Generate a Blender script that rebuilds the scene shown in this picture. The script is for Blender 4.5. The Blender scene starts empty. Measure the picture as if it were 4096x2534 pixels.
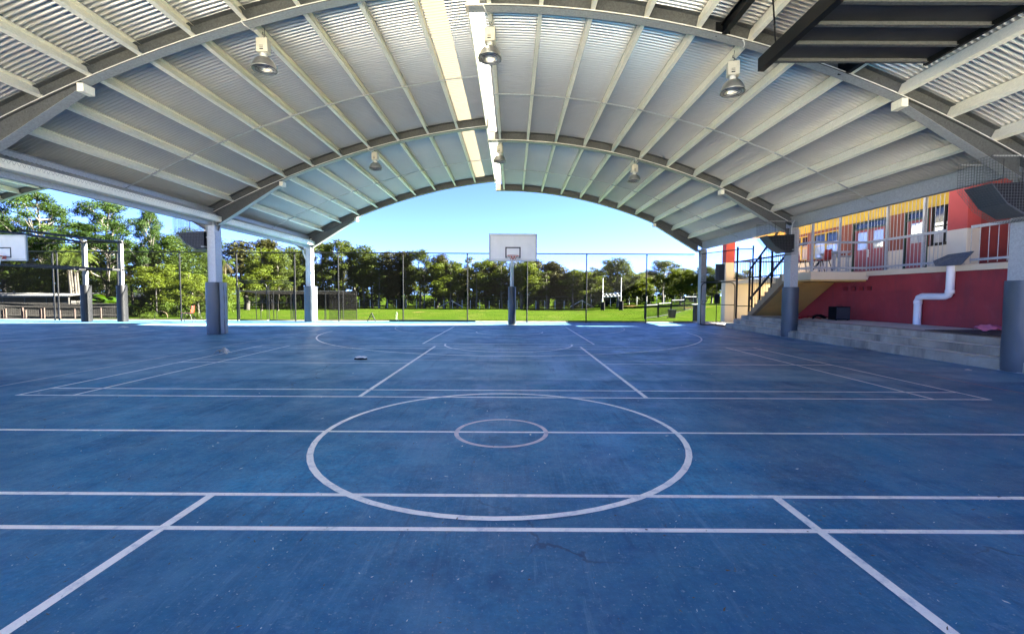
import bpy, math, random
import numpy as np
from mathutils import Vector, Matrix

S = bpy.context.scene
COL = S.collection
rnd = random.Random(7)

# ------------------------------------------------------------------ camera
EYE = Vector((0, 0, 1.4113))
F_PX, PITCH, YAW, ROLL = 1803.34, -0.0490, -0.0012, 0.0045      # focal length in pixels of the 4096 px wide photograph
fw = Vector((math.sin(YAW)*math.cos(PITCH), math.cos(YAW)*math.cos(PITCH), math.sin(PITCH)))
rt0 = Vector((math.cos(YAW), -math.sin(YAW), 0)); up0 = rt0.cross(fw)
rt = math.cos(ROLL)*rt0 + math.sin(ROLL)*up0
up = -math.sin(ROLL)*rt0 + math.cos(ROLL)*up0
cd = bpy.data.cameras.new('camera'); cam = bpy.data.objects.new('camera', cd); COL.objects.link(cam)
cd.sensor_fit = 'HORIZONTAL'; cd.sensor_width = 36; cd.lens = 36*F_PX/4096
cd.clip_start = .05; cd.clip_end = 6000
cam.matrix_world = Matrix((rt, up, -fw)).transposed().to_4x4(); cam.location = EYE
S.camera = cam

# ------------------------------------------------------------------ sky, sun, exposure
KX, KY = 1.80, 0.50                                  # run of a shadow per metre of height
TO_SUN = Vector((KX, KY, 1)).normalized()
ELEV = math.asin(TO_SUN.z); ROT = math.atan2(TO_SUN.x, TO_SUN.y)
w = bpy.data.worlds.new('World'); S.world = w; w.use_nodes = True
nt = w.node_tree; sky = nt.nodes.new('ShaderNodeTexSky'); sky.sky_type = 'NISHITA'; sky.sun_disc = False
sky.sun_elevation = ELEV; sky.sun_rotation = ROT
sky.air_density = 0.142; sky.dust_density = 0.0; sky.ozone_density = 2.0; sky.altitude = 20
hs = nt.nodes.new('ShaderNodeHueSaturation'); hs.inputs['Saturation'].default_value = 1.1; hs.inputs['Hue'].default_value = .512
nt.links.new(sky.outputs[0], hs.inputs['Color']); nt.links.new(hs.outputs[0], nt.nodes['Background'].inputs[0])
nt.nodes['Background'].inputs[1].default_value = 0.05
sl = bpy.data.lights.new('sun', 'SUN'); so = bpy.data.objects.new('sun', sl); COL.objects.link(so)
sl.energy = 5.0; sl.angle = math.radians(.53); sl.color = (1, .945, .80)
so.rotation_euler = TO_SUN.to_track_quat('Z', 'Y').to_euler(); so.location = (60, 20, 40)
S.view_settings.view_transform = 'Standard'; S.view_settings.look = 'None'; S.view_settings.gamma = 1
S.view_settings.exposure = 5.0
S.cycles.max_bounces = 12; S.cycles.diffuse_bounces = 8; S.cycles.glossy_bounces = 4; S.cycles.transmission_bounces = 6
S.cycles.transparent_max_bounces = 12; S.cycles.use_denoising = True
S.cycles.caustics_reflective = False; S.cycles.caustics_refractive = False
S.cycles.sample_clamp_indirect = 6

# ------------------------------------------------------------------ materials
def new_mat(name):
    m = bpy.data.materials.new(name); m.use_nodes = True
    n = m.node_tree.nodes; b = n['Principled BSDF']; return m, m.node_tree, b
def wpos(t, scale=(1, 1, 1)):
    g = t.nodes.new('ShaderNodeNewGeometry'); mp = t.nodes.new('ShaderNodeMapping'); mp.inputs['Scale'].default_value = scale
    t.links.new(g.outputs['Position'], mp.inputs[0]); return mp.outputs[0]
def noise(t, vec, scale, detail=4, rough=.55, lo=.35, hi=.65):
    n = t.nodes.new('ShaderNodeTexNoise'); n.inputs['Scale'].default_value = scale; n.inputs['Detail'].default_value = detail
    n.inputs['Roughness'].default_value = rough
    t.links.new(vec, n.inputs['Vector'])
    r = t.nodes.new('ShaderNodeMapRange'); r.inputs[1].default_value = lo; r.inputs[2].default_value = hi
    t.links.new(n.outputs['Fac'], r.inputs[0]); return r.outputs[0]
def mixc(t, fac, a, b):
    m = t.nodes.new('ShaderNodeMix'); m.data_type = 'RGBA'
    if hasattr(fac, 'links') or hasattr(fac, 'is_linked'): t.links.new(fac, m.inputs[0])
    else: m.inputs[0].default_value = fac
    for v, i in ((a, 6), (b, 7)):
        if isinstance(v, tuple): m.inputs[i].default_value = (*v, 1)
        else: t.links.new(v, m.inputs[i])
    return m.outputs[2]
def mul(t, a, k):
    m = t.nodes.new('ShaderNodeMath'); m.operation = 'MULTIPLY'; t.links.new(a, m.inputs[0])
    if isinstance(k, (int, float)): m.inputs[1].default_value = k
    else: t.links.new(k, m.inputs[1])
    return m.outputs[0]
def bump(t, b, h, strength, dist=.01):
    n = t.nodes.new('ShaderNodeBump'); n.inputs['Strength'].default_value = strength; n.inputs['Distance'].default_value = dist
    t.links.new(h, n.inputs['Height']); t.links.new(n.outputs[0], b.inputs['Normal'])
def pmat(name, c, rough=.6, metal=0., var=.25, scale=3., c2=None, bmp=0., bscale=60., spec=None, stain=None):
    """plain surface: base colour broken up by two noises, optional fine relief"""
    m, t, b = new_mat(name); v = wpos(t)
    c2 = c2 or tuple(x*(1-var) for x in c)
    col = mixc(t, noise(t, v, scale, 6), c, c2)
    col = mixc(t, mul(t, noise(t, v, scale*9, 4), .35), col, tuple(x*(1-var*.9) for x in c))
    if stain:
        sv = wpos(t, (1, 1, .18)); col = mixc(t, mul(t, noise(t, sv, 2.3, 6, .6, .5, .75), stain[1]), col, stain[0])
    t.links.new(col, b.inputs['Base Color'])
    b.inputs['Roughness'].default_value = rough; b.inputs['Metallic'].default_value = metal
    if spec is not None: b.inputs['Specular IOR Level'].default_value = spec
    if bmp: bump(t, b, noise(t, v, bscale, 3, .6, .3, .7), bmp, .004)
    return m
def galv(name, c, metal=.5, rough=.45, var=.22):
    m, t, b = new_mat(name); v = wpos(t)
    vo = t.nodes.new('ShaderNodeTexVoronoi'); vo.inputs['Scale'].default_value = 38; t.links.new(v, vo.inputs['Vector'])
    bw = t.nodes.new('ShaderNodeSeparateColor'); t.links.new(vo.outputs['Color'], bw.inputs[0])
    col = mixc(t, bw.outputs[0], c, tuple(x*(1-var) for x in c))
    col = mixc(t, mul(t, noise(t, v, 1.1, 6, .6, .42, .7), .5), col, tuple(x*.72 for x in c))
    t.links.new(col, b.inputs['Base Color']); b.inputs['Metallic'].default_value = metal
    r = t.nodes.new('ShaderNodeMapRange'); r.inputs[3].default_value = rough-.08; r.inputs[4].default_value = rough+.15
    t.links.new(bw.outputs[1], r.inputs[0]); t.links.new(r.outputs[0], b.inputs['Roughness'])
    return m
def leaf_mat(name, dark, light, trans=.35):
    m = bpy.data.materials.new(name); m.use_nodes = True; t = m.node_tree; t.nodes.remove(t.nodes['Principled BSDF'])
    g = t.nodes.new('ShaderNodeNewGeometry'); oi = t.nodes.new('ShaderNodeObjectInfo')
    col = mixc(t, g.outputs['Random Per Island'], dark, light)
    col = mixc(t, mul(t, oi.outputs['Random'], .45), col, tuple((a*.7+b*.1) for a, b in zip(light, dark)))
    col = mixc(t, mul(t, noise(t, wpos(t), .35, 3, .5, .4, .65), .5), col, tuple(min(1, x*1.25) for x in light))
    d = t.nodes.new('ShaderNodeBsdfPrincipled'); d.inputs['Roughness'].default_value = .55; d.inputs['Specular IOR Level'].default_value = .06
    tr = t.nodes.new('ShaderNodeBsdfTranslucent'); mx = t.nodes.new('ShaderNodeMixShader'); mx.inputs[0].default_value = trans
    t.links.new(col, d.inputs['Base Color'])
    hs = t.nodes.new('ShaderNodeHueSaturation'); hs.inputs['Hue'].default_value = .485; hs.inputs['Saturation'].default_value = 1.15; hs.inputs['Value'].default_value = 1.05
    t.links.new(col, hs.inputs['Color']); t.links.new(hs.outputs[0], tr.inputs['Color'])
    t.links.new(d.outputs[0], mx.inputs[1]); t.links.new(tr.outputs[0], mx.inputs[2])
    t.links.new(mx.outputs[0], t.nodes['Material Output'].inputs[0]); return m

M = {}
M['galv'] = galv('galvanised_steel', (.42, .43, .425), .15, .42)
M['galv_dark'] = galv('dark_shaded_steel', (.115, .12, .12), .25, .5, .3)  # dull dark steel; on the rafters, galvanising with shade put into the colour
M['purlin'] = galv('purlin_steel', (.95, .915, .76), .0, .42, .12)
M['roof'] = pmat('zinc_roof_sheet', (.70, .685, .645), .25, .50, .06, .8)
M['white_steel'] = pmat('white_steel', (.72, .72, .68), .45, 0, .15)
M['conduit'] = pmat('white_conduit', (.75, .74, .70), .5, 0, .12)
M['pad'] = pmat('vinyl_pad', (.060, .072, .082), .42, 0, .22, 1.4, bmp=.12, bscale=14)
M['pad_light'] = pmat('vinyl_pad_flap', (.20, .215, .24), .4, 0, .25, 2, bmp=.3, bscale=9)
M['pad_seam'] = pmat('pad_seam', (.03, .03, .035), .6, 0, .2)
M['black_steel'] = pmat('black_powdercoat', (.0045, .0047, .0055), .45, 0, .3, spec=.25)
M['black_panel'] = pmat('black_panel_sheet', (.012, .0125, .014), .45, 0, .5, 1.2, spec=.25)
M['slung_panel'] = pmat('slung_panel_sheet', (.040, .041, .048), .45, .1, .6, 1.2)
M['fence_wire'] = pmat('fence_wire', (.0025, .0027, .0025), .7, 0, .2, spec=.05)
M['lamp_cream'] = pmat('lamp_cream', (.66, .62, .50), .45, 0, .2, 5)
M['lamp_alu'] = pmat('lamp_aluminium', (.62, .60, .55), .3, .75, .3, 4)
M['glass_dark'] = pmat('dark_glass', (.02, .022, .025), .06, 0, .2)
M['pane'] = pmat('window_pane', (.55, .58, .60), .05, .35, .12)
M['bulb'] = pmat('bulb_glass', (.8, .8, .78), .15, 0, .05)
M['board'] = pmat('backboard_white', (.66, .67, .66), .35, 0, .1, 2.5, stain=((.40, .42, .40), .35))
M['board_line'] = pmat('backboard_black', (.012, .014, .025), .5, 0, .1)
M['board_edge'] = pmat('backboard_edge', (.20, .24, .26), .5, 0, .2)
M['rim'] = pmat('rim_orange', (.55, .10, .035), .45, 0, .25)
M['net'] = pmat('net_white', (.75, .74, .72), .8, 0, .15)
M['red_plastic'] = pmat('red_plastic', (.50, .035, .022), .35, 0, .2)
M['chair_leg'] = pmat('black_chair_leg', (.012, .012, .013), .4, .3, .2)
M['concrete'] = pmat('concrete', (.43, .38, .295), .85, 0, .4, 1.6, bmp=.35, bscale=40, stain=((.085, .075, .06), .95))
M['concrete_top'] = pmat('concrete_platform', (.72, .66, .55), .85, 0, .22, 1.1, bmp=.3, bscale=50)
M['stringer'] = pmat('stair_render', (.34, .24, .13), .85, 0, .2, 1.6, bmp=.3, bscale=40, stain=((.14, .09, .05), .6))
M['cream'] = pmat('cream_render', (.70, .56, .37), .8, 0, .1, 1.2, bmp=.2, bscale=60)
M['cream_pale'] = pmat('pale_cream_render', (.64, .56, .44), .8, 0, .12, 1.4, bmp=.2, bscale=60, stain=((.42, .34, .25), .3))
M['ochre'] = pmat('ochre_render', (.58, .36, .11), .8, 0, .14, 1.3, bmp=.25, bscale=55, stain=((.42, .22, .06), .4))
M['yellow'] = pmat('yellow_paint', (.66, .43, .055), .7, 0, .1, 1.5)
M['orange_red'] = pmat('orange_red_paint', (.24, .066, .042), .75, 0, .15, 2)
M['maroon'] = pmat('maroon_paint', (.23, .03, .025), .7, 0, .2, 2)
M['pink_red'] = pmat('pillar_red', (.40, .05, .045), .65, 0, .15, 2)
M['door_red'] = pmat('door_red', (.30, .055, .06), .45, 0, .15, 2)
M['green_frame'] = pmat('green_frame', (.012, .045, .02), .45, 0, .2)
M['interior'] = pmat('dark_interior', (.03, .022, .018), .9, 0, .3)
M['pvc'] = pmat('white_pvc', (.80, .76, .74), .35, 0, .08, 3)
M['timber'] = pmat('grey_timber', (.020, .0175, .0155), .85, 0, .35, 2, bmp=.3, stain=((.009, .008, .007), .5))
M['timber_orange'] = pmat('orange_stake', (.020, .0075, .0035), .8, 0, .25)
M['shed_blue'] = pmat('shed_blue', (.036, .041, .060), .6, 0, .1, spec=.1)
M['shed_roof'] = pmat('shed_roof', (.026, .030, .050), .6, 0, .1, spec=.1)
M['white_roof'] = pmat('white_roofing', (.10, .10, .098), .5, .2, .12)
M['netting'] = pmat('black_netting', (.0025, .0025, .0025), .9, 0, .2, spec=.05)
M['white_paint'] = pmat('white_post_paint', (.75, .75, .73), .5, 0, .1)
M['pad_maroon'] = pmat('maroon_goal_pad', (.005, .002, .0025), .6, 0, .2, spec=.2)
M['bin_green'] = pmat('bin_green', (.0022, .009, .005), .5, 0, .2, spec=.2)
M['rubber'] = pmat('rubber_mat', (.06, .05, .042), .9, 0, .3, 3)
M['cloth_red'] = pmat('red_cloth', (.5, .02, .02), .9, 0, .3, 6)
M['cloth_black'] = pmat('black_cloth', (.0035, .0035, .0042), .9, 0, .3, 6, spec=.15)
M['cloth_pink'] = pmat('pink_cloth', (.66, .17, .24), .9, 0, .25, 6)
M['plastic_clear'] = pmat('crumpled_foil', (.55, .56, .56), .3, .35, .5, 30)
M['litter_white'] = pmat('litter_white', (.72, .72, .68), .7, 0, .2, 9)
M['litter_brown'] = pmat('litter_brown', (.16, .115, .07), .9, 0, .4, 9)
M['bark'] = pmat('bark', (.040, .034, .027), .9, 0, .45, 2.5, bmp=.4, bscale=8)
M['bark_pale'] = pmat('pale_bark', (.075, .067, .054), .85, 0, .35, 2.5, bmp=.3, bscale=8)
M['bark_dark'] = pmat('dark_bark', (.020, .017, .014), .9, 0, .45, 2.5, bmp=.4, bscale=8)
M['leaf_gum'] = leaf_mat('gum_leaf', (0.011, 0.0191, 0.0037), (0.0363, 0.0492, 0.0084))
M['leaf_bright'] = leaf_mat('bright_leaf', (0.0189, 0.0334, 0.003), (0.0598, 0.0795, 0.0094))
M['leaf_casu'] = leaf_mat('casuarina_leaf', (0.0125, 0.0146, 0.0046), (0.033, 0.0334, 0.0099), .25)
M['leaf_tier'] = leaf_mat('broad_leaf', (0.0051, 0.0137, 0.0027), (0.0198, 0.0372, 0.0066))
M['leaf_dense'] = leaf_mat('dense_leaf', (0.007, 0.0144, 0.0023), (0.0244, 0.0385, 0.0057))
M['leaf_palm'] = leaf_mat('palm_leaf', (0.0117, 0.0224, 0.0034), (0.0351, 0.0472, 0.0085), .3)
M['leaf_dry'] = leaf_mat('dry_frond', (0.0532, 0.0414, 0.014), (0.0941, 0.0785, 0.0314), .2)
M['leaf_banana'] = leaf_mat('banana_leaf', (0.0098, 0.0261, 0.002), (0.0209, 0.0445, 0.0044), .45)
M['leaf_shrub'] = leaf_mat('shrub_leaf', (0.0104, 0.0236, 0.0027), (0.0351, 0.0545, 0.0066))

# translucent strip added in place of sunlight bounced up beside the ridge
m, t, b = new_mat('sun_bounce_sheet')
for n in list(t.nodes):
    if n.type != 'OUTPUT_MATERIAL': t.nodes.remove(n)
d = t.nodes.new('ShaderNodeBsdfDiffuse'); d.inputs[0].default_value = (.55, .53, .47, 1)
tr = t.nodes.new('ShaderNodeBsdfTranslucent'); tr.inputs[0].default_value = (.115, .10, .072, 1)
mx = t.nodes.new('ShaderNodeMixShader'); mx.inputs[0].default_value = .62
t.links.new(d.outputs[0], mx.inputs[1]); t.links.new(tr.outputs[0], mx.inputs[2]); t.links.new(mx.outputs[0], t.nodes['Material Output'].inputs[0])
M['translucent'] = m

M['polycarbonate'] = m.copy(); M['polycarbonate'].name = 'white_polycarbonate'; M['polycarbonate'].node_tree.nodes[tr.name].inputs[0].default_value = (.9, .9, .86, 1)
# blue acrylic court: worn, dusty, with far sheen and a dulled sunlit edge in the colour
m, t, b = new_mat('blue_court'); v = wpos(t)
def sstep(val, a, c):
    r_ = t.nodes.new('ShaderNodeMapRange'); r_.inputs[1].default_value = a; r_.inputs[2].default_value = c; t.links.new(val, r_.inputs[0]); return r_.outputs[0]
def rotpos(rot_, sc_):
    g_ = t.nodes.new('ShaderNodeNewGeometry'); mp_ = t.nodes.new('ShaderNodeMapping'); mp_.inputs['Rotation'].default_value = (0, 0, rot_); mp_.inputs['Scale'].default_value = sc_
    t.links.new(g_.outputs['Position'], mp_.inputs[0]); return mp_.outputs[0]
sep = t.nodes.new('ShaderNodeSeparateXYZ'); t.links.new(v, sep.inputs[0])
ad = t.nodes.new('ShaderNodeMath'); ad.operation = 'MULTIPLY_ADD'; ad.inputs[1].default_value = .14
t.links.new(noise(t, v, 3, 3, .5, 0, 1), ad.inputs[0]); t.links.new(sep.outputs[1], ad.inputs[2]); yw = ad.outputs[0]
base = mixc(t, noise(t, v, 1.0, 12, .72, .40, .60), (.004, .086, .205), (.022, .265, .500))
base = mixc(t, mul(t, noise(t, rotpos(.2, (.5, 1.3, 1)), 2.6, 9, .7, .44, .64), .75), base, (.007, .132, .300))
base = mixc(t, mul(t, noise(t, v, 9, 9, .8, .44, .58), .35), base, (.10, .28, .44))
base = mixc(t, mul(t, noise(t, v, 26, 6, .75, .42, .62), .55), base, (.005, .082, .185))
sheen_tone = mixc(t, noise(t, rotpos(0, (.4, 1.6, 1)), 1.3, 8, .68, .36, .64), (.075, .240, .395), (.175, .330, .460))
base = mixc(t, mul(t, sstep(yw, 7.45, 7.60), .8), base, sheen_tone)  # paler beyond the near court: floor sheen painted into the colour
base = mixc(t, mul(t, sstep(yw, 2.98, 2.90), .35), base, (.005, .082, .185))  # a little darker nearest the camera
base = mixc(t, mul(t, sstep(yw, 18.6, 21.5), .7), base, (.040, .090, .150))  # colour dulled towards the far end to hold back the sunlit strip
for rot_, sc_, c_, k_, lo_ in ((.35, (7, .5, 1), (.14, .30, .46), .45, .56), (-1.1, (9, .6, 1), (.18, .33, .46), .42, .58), (1.35, (6, .45, 1), (.004, .062, .160), .7, .55), (.9, (11, .5, 1), (.004, .055, .145), .6, .58)):
    base = mixc(t, mul(t, noise(t, rotpos(rot_, sc_), 1.6, 9, .72, lo_, lo_+.14), k_), base, c_)
base = mixc(t, mul(t, noise(t, v, .5, 10, .64, .49, .58), .5), base, (.005, .080, .180))
base = mixc(t, mul(t, noise(t, rotpos(.6, (1, .6, 1)), 1.1, 10, .7, .52, .66), .55), base, (.060, .215, .370))
base = mixc(t, mul(t, noise(t, v, 5.5, 9, .78, .58, .72), .6), base, (.20, .33, .44))
base = mixc(t, mul(t, noise(t, v, 48, 3, .6, .61, .72), .75), base, (.22, .30, .37))
vo = t.nodes.new('ShaderNodeTexVoronoi'); vo.feature = 'DISTANCE_TO_EDGE'; vo.inputs['Scale'].default_value = .22
wn = t.nodes.new('ShaderNodeVectorMath'); wn.operation = 'ADD'; nn_ = t.nodes.new('ShaderNodeTexNoise'); nn_.inputs['Scale'].default_value = 1.2; nn_.inputs['Detail'].default_value = 8
t.links.new(v, nn_.inputs['Vector']); t.links.new(v, wn.inputs[0]); t.links.new(nn_.outputs['Color'], wn.inputs[1]); t.links.new(wn.outputs[0], vo.inputs['Vector'])
base = mixc(t, mul(t, mul(t, sstep(vo.outputs['Distance'], .0022, .0008), noise(t, v, .3, 3, .5, .50, .56)), .8), base, (.003, .030, .080))
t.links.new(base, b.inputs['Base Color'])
rg = t.nodes.new('ShaderNodeMapRange'); rg.inputs[3].default_value = .36; rg.inputs[4].default_value = .66
t.links.new(noise(t, v, 1.7, 8, .66, .36, .64), rg.inputs[0]); t.links.new(rg.outputs[0], b.inputs['Roughness'])
b.inputs['Specular IOR Level'].default_value = .34
bump(t, b, noise(t, v, 130, 3, .7, .2, .8), .30, .004)
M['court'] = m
def line_mat(name, c, wear):
    m, t, b = new_mat(name); v = wpos(t)
    col = mixc(t, mul(t, noise(t, v, .9, 6, .6, .40, .62), .12), c, tuple(x*.78 for x in c))
    col = mixc(t, mul(t, noise(t, v, 7, 8, .74, .50, .66), wear), col, (.06, .18, .36))
    col = mixc(t, mul(t, noise(t, v, 90, 3, .6, .54, .68), .22), col, (.40, .46, .52))
    t.links.new(col, b.inputs['Base Color']); b.inputs['Roughness'].default_value = .45; return m
M['line'] = line_mat('white_line_paint', (.90, .90, .87), .45)
M['line_pink'] = line_mat('faded_netball_paint', (.60, .53, .56), .6)
M['line_red'] = line_mat('red_line_paint', (.38, .12, .10), .8)

# grass
m, t, b = new_mat('grass'); v = wpos(t)
g = mixc(t, noise(t, v, .12, 8, .66, .38, .62), (.0135, .0285, .0026), (.0220, .0345, .0034))
g = mixc(t, mul(t, noise(t, wpos(t, (1, .35, 1)), 1.4, 8, .7, .42, .62), .75), g, (.0115, .0250, .0025))
g = mixc(t, mul(t, noise(t, wpos(t, (.5, .2, 1)), .5, 7, .7, .52, .66), .55), g, (.040, .044, .010))
g = mixc(t, mul(t, noise(t, v, 9, 6, .75, .45, .66), .5), g, (.028, .041, .005))
g = mixc(t, mul(t, noise(t, wpos(t, (.6, .22, 1)), .17, 5, .6, .64, .70), .8), g, (.085, .050, .026))
t.links.new(g, b.inputs['Base Color']); b.inputs['Roughness'].default_value = 1; b.inputs['Specular IOR Level'].default_value = 0
bump(t, b, noise(t, v, 22, 4, .7, .2, .8), .8, .05)
M['grass'] = m
# painted blockwork
m, t, b = new_mat('red_blockwork'); v = wpos(t)
br = t.nodes.new('ShaderNodeTexBrick'); sx = t.nodes.new('ShaderNodeSeparateXYZ'); cx = t.nodes.new('ShaderNodeCombineXYZ')
t.links.new(v, sx.inputs[0]); t.links.new(sx.outputs[1], cx.inputs[0]); t.links.new(sx.outputs[2], cx.inputs[1]); t.links.new(cx.outputs[0], br.inputs['Vector'])
br.inputs['Scale'].default_value = 1; br.inputs['Brick Width'].default_value = .4; br.inputs['Row Height'].default_value = .2; br.inputs['Mortar Size'].default_value = .008
br.inputs['Color1'].default_value = (1, 1, 1, 1); br.inputs['Color2'].default_value = (.9, .9, .9, 1); br.inputs['Mortar'].default_value = (.2, .2, .2, 1)
c = mixc(t, noise(t, v, 1.1, 6, .6, .35, .65), (.34, .030, .034), (.24, .022, .027))
c = mixc(t, mul(t, noise(t, wpos(t, (1, 1, .25)), 3.2, 7, .65, .5, .72), .6), c, (.15, .026, .036))
c = mixc(t, mul(t, noise(t, v, 2.1, 5, .6, .58, .8), .5), c, (.33, .075, .085))
t.links.new(c, b.inputs['Base Color']); b.inputs['Roughness'].default_value = .7
bump(t, b, br.outputs['Color'], .5, .006)
M['redwall'] = m

# ------------------------------------------------------------------ mesh helpers
class MB:
    def __init__(s): s.v = []; s.f = []; s.sm = []
    def add(s, vs, fs, smooth=False):
        o = len(s.v); s.v += [tuple(x) for x in vs]; s.f += [tuple(i+o for i in f) for f in fs]; s.sm += [smooth]*len(fs); return s
    def box(s, x0, x1, y0, y1, z0, z1):
        v = [(x, y, z) for z in (z0, z1) for y in (y0, y1) for x in (x0, x1)]
        return s.add(v, [(0, 2, 3, 1), (4, 5, 7, 6), (0, 1, 5, 4), (2, 6, 7, 3), (0, 4, 6, 2), (1, 3, 7, 5)])
    def bevbox(s, x0, x1, y0, y1, z0, z1, r):
        """box with its vertical edges rounded"""
        pts = []
        for cx, cy, a0 in ((x1-r, y1-r, 0), (x0+r, y1-r, 90), (x0+r, y0+r, 180), (x1-r, y0+r, 270)):
            for k in range(6):
                a = math.radians(a0+k*18); pts.append((cx+r*math.cos(a), cy+r*math.sin(a)))
        return s.prism(pts, z0, z1, True)
    def prism(s, pts, z0, z1, smooth=False, axis='z'):
        n = len(pts); f = (lambda a, b, c: (a, b, c)) if axis == 'z' else (lambda a, b, c: (a, c, b)) if axis == 'y' else (lambda a, b, c: (c, a, b))
        v = [f(a, b, z0) for a, b in pts]+[f(a, b, z1) for a, b in pts]
        s.add(v, [(i, (i+1) % n, n+(i+1) % n, n+i) for i in range(n)], smooth)
        return s.add(v, [tuple(range(n))[::-1], tuple(range(n, 2*n))])
    def beam(s, p, q, w, h, upv=(0, 0, 1)):
        p, q = Vector(p), Vector(q); d = (q-p).normalized(); u = Vector(upv); sd = d.cross(u)
        if sd.length < 1e-5: sd = d.cross(Vector((0, 1, 0)))
        sd.normalize(); u = sd.cross(d).normalized()
        v = [a+sd*x*w/2+u*y*h/2 for a in (p, q) for x, y in ((-1, -1), (1, -1), (1, 1), (-1, 1))]
        return s.add(v, [(0, 1, 2, 3), (4, 7, 6, 5), (0, 4, 5, 1), (1, 5, 6, 2), (2, 6, 7, 3), (3, 7, 4, 0)])
    def tube(s, pts, r, n=8, cap=True, smooth=True):
        P = [Vector(p) for p in pts]; R = r if isinstance(r, (list, tuple)) else [r]*len(P); rings = []; u = None
        for i, p in enumerate(P):
            d = (P[min(i+1, len(P)-1)]-P[max(i-1, 0)]).normalized()
            if u is None: u = d.cross(Vector((0, 0, 1)) if abs(d.z) < .9 else Vector((1, 0, 0))).normalized()
            else: u = (u-d*u.dot(d)).normalized()
            b = d.cross(u); rings.append([p+R[i]*(math.cos(2*math.pi*k/n)*u+math.sin(2*math.pi*k/n)*b) for k in range(n)])
        v = [x for g in rings for x in g]; m = len(P)
        s.add(v, [(i*n+k, i*n+(k+1) % n, (i+1)*n+(k+1) % n, (i+1)*n+k) for i in range(m-1) for k in range(n)], smooth)
        if cap: s.add(rings[0], [tuple(range(n))[::-1]]); s.add(rings[-1], [tuple(range(n))])
        return s
    def lathe(s, prof, n=20, c=(0, 0, 0), smooth=True):
        v = [(c[0]+r*math.cos(2*math.pi*k/n), c[1]+r*math.sin(2*math.pi*k/n), c[2]+z) for r, z in prof for k in range(n)]
        return s.add(v, [(i*n+k, i*n+(k+1) % n, (i+1)*n+(k+1) % n, (i+1)*n+k) for i in range(len(prof)-1) for k in range(n)], smooth)
    def strip(s, a, b, w, z):
        """flat painted line on the ground"""
        a, b = Vector(a), Vector(b); d = (b-a).normalized(); sd = Vector((-d.y, d.x))*w/2
        return s.add([(p.x, p.y, z) for p in (a-sd, b-sd, b+sd, a+sd)], [(0, 1, 2, 3)])
    def arc(s, c, r, a0, a1, w, z, n=64):
        v = []
        for k in range(n+1):
            a = math.radians(a0+(a1-a0)*k/n)
            for q in (r-w/2, r+w/2): v.append((c[0]+q*math.cos(a), c[1]+q*math.sin(a), z))
        return s.add(v, [(2*k, 2*k+1, 2*k+3, 2*k+2) for k in range(n)])
    def mesh(s, name, o=(0, 0, 0)):
        me = bpy.data.meshes.new(name); o = Vector(o)
        me.from_pydata([Vector(x)-o for x in s.v], [], s.f)
        me.polygons.foreach_set('use_smooth', s.sm); me.update(); return me
ORG = {}
def wo(p): return ORG.get(p.name, Vector((0, 0, 0))) if p else Vector((0, 0, 0))
def inst(name, me, parent=None, loc=(0, 0, 0), rot=None, scale=None):
    o = bpy.data.objects.new(name, me); COL.objects.link(o); o.location = loc
    if rot: o.rotation_euler = rot
    if scale: o.scale = scale
    if parent: o.parent = parent
    return o
def build(mb, name, mat, parent=None, kind=None):
    me = mb.mesh(name, wo(parent)); me.materials.append(M[mat] if isinstance(mat, str) else mat)
    o = inst(name, me, parent); ORG[o.name] = wo(parent)
    if kind: o['kind'] = kind
    return o
def tag(o, label, cat, group=None):
    o['label'] = label; o['category'] = cat
    if group: o['group'] = group
    return o
def thing(name, label, cat, loc=(0, 0, 0), group=None):
    o = bpy.data.objects.new(name, None); COL.objects.link(o); o.location = loc; ORG[o.name] = Vector(loc)
    return tag(o, label, cat, group)
def solo(mb, name, mat, label, cat, loc=None, group=None):
    """a thing that is one mesh; origin at its base"""
    lo = Vector(loc) if loc else Vector((0, 0, 0)); me = mb.mesh(name, lo); me.materials.append(M[mat]); o = inst(name, me, None, lo)
    return tag(o, label, cat, group)
def copy_tree(o, parent=None):
    c = o.copy(); COL.objects.link(c); c.parent = parent
    for ch in list(o.children): copy_tree(ch, c)
    return c
def struct(mb, name, mat):
    o = build(mb, name, mat); o['kind'] = 'structure'; return o
def ray(sx, sy, Y):
    """direction of a pixel of the photograph met with the depth plane Y"""
    d = fw+rt*((sx-2048)/F_PX)-up*((sy-1267)/F_PX); t = Y/d.y; return EYE+d*t
ORD = ['first', 'second', 'third', 'fourth', 'fifth', 'sixth', 'seventh', 'eighth', 'ninth', 'tenth', 'eleventh', 'twelfth', 'thirteenth',
       'fourteenth', 'fifteenth', 'sixteenth', 'seventeenth', 'eighteenth', 'nineteenth', 'twentieth']
def ordw(i):
    if i < 20: return ORD[i]
    tens = ['twenty', 'thirty', 'forty', 'fifty'][(i+1)//10-2]; u = (i+1) % 10
    return tens[:-1]+'ieth' if u == 0 else tens+'-'+ORD[u-1]
def interp(x, xs, ys): return float(np.interp(x, xs, ys))

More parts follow.
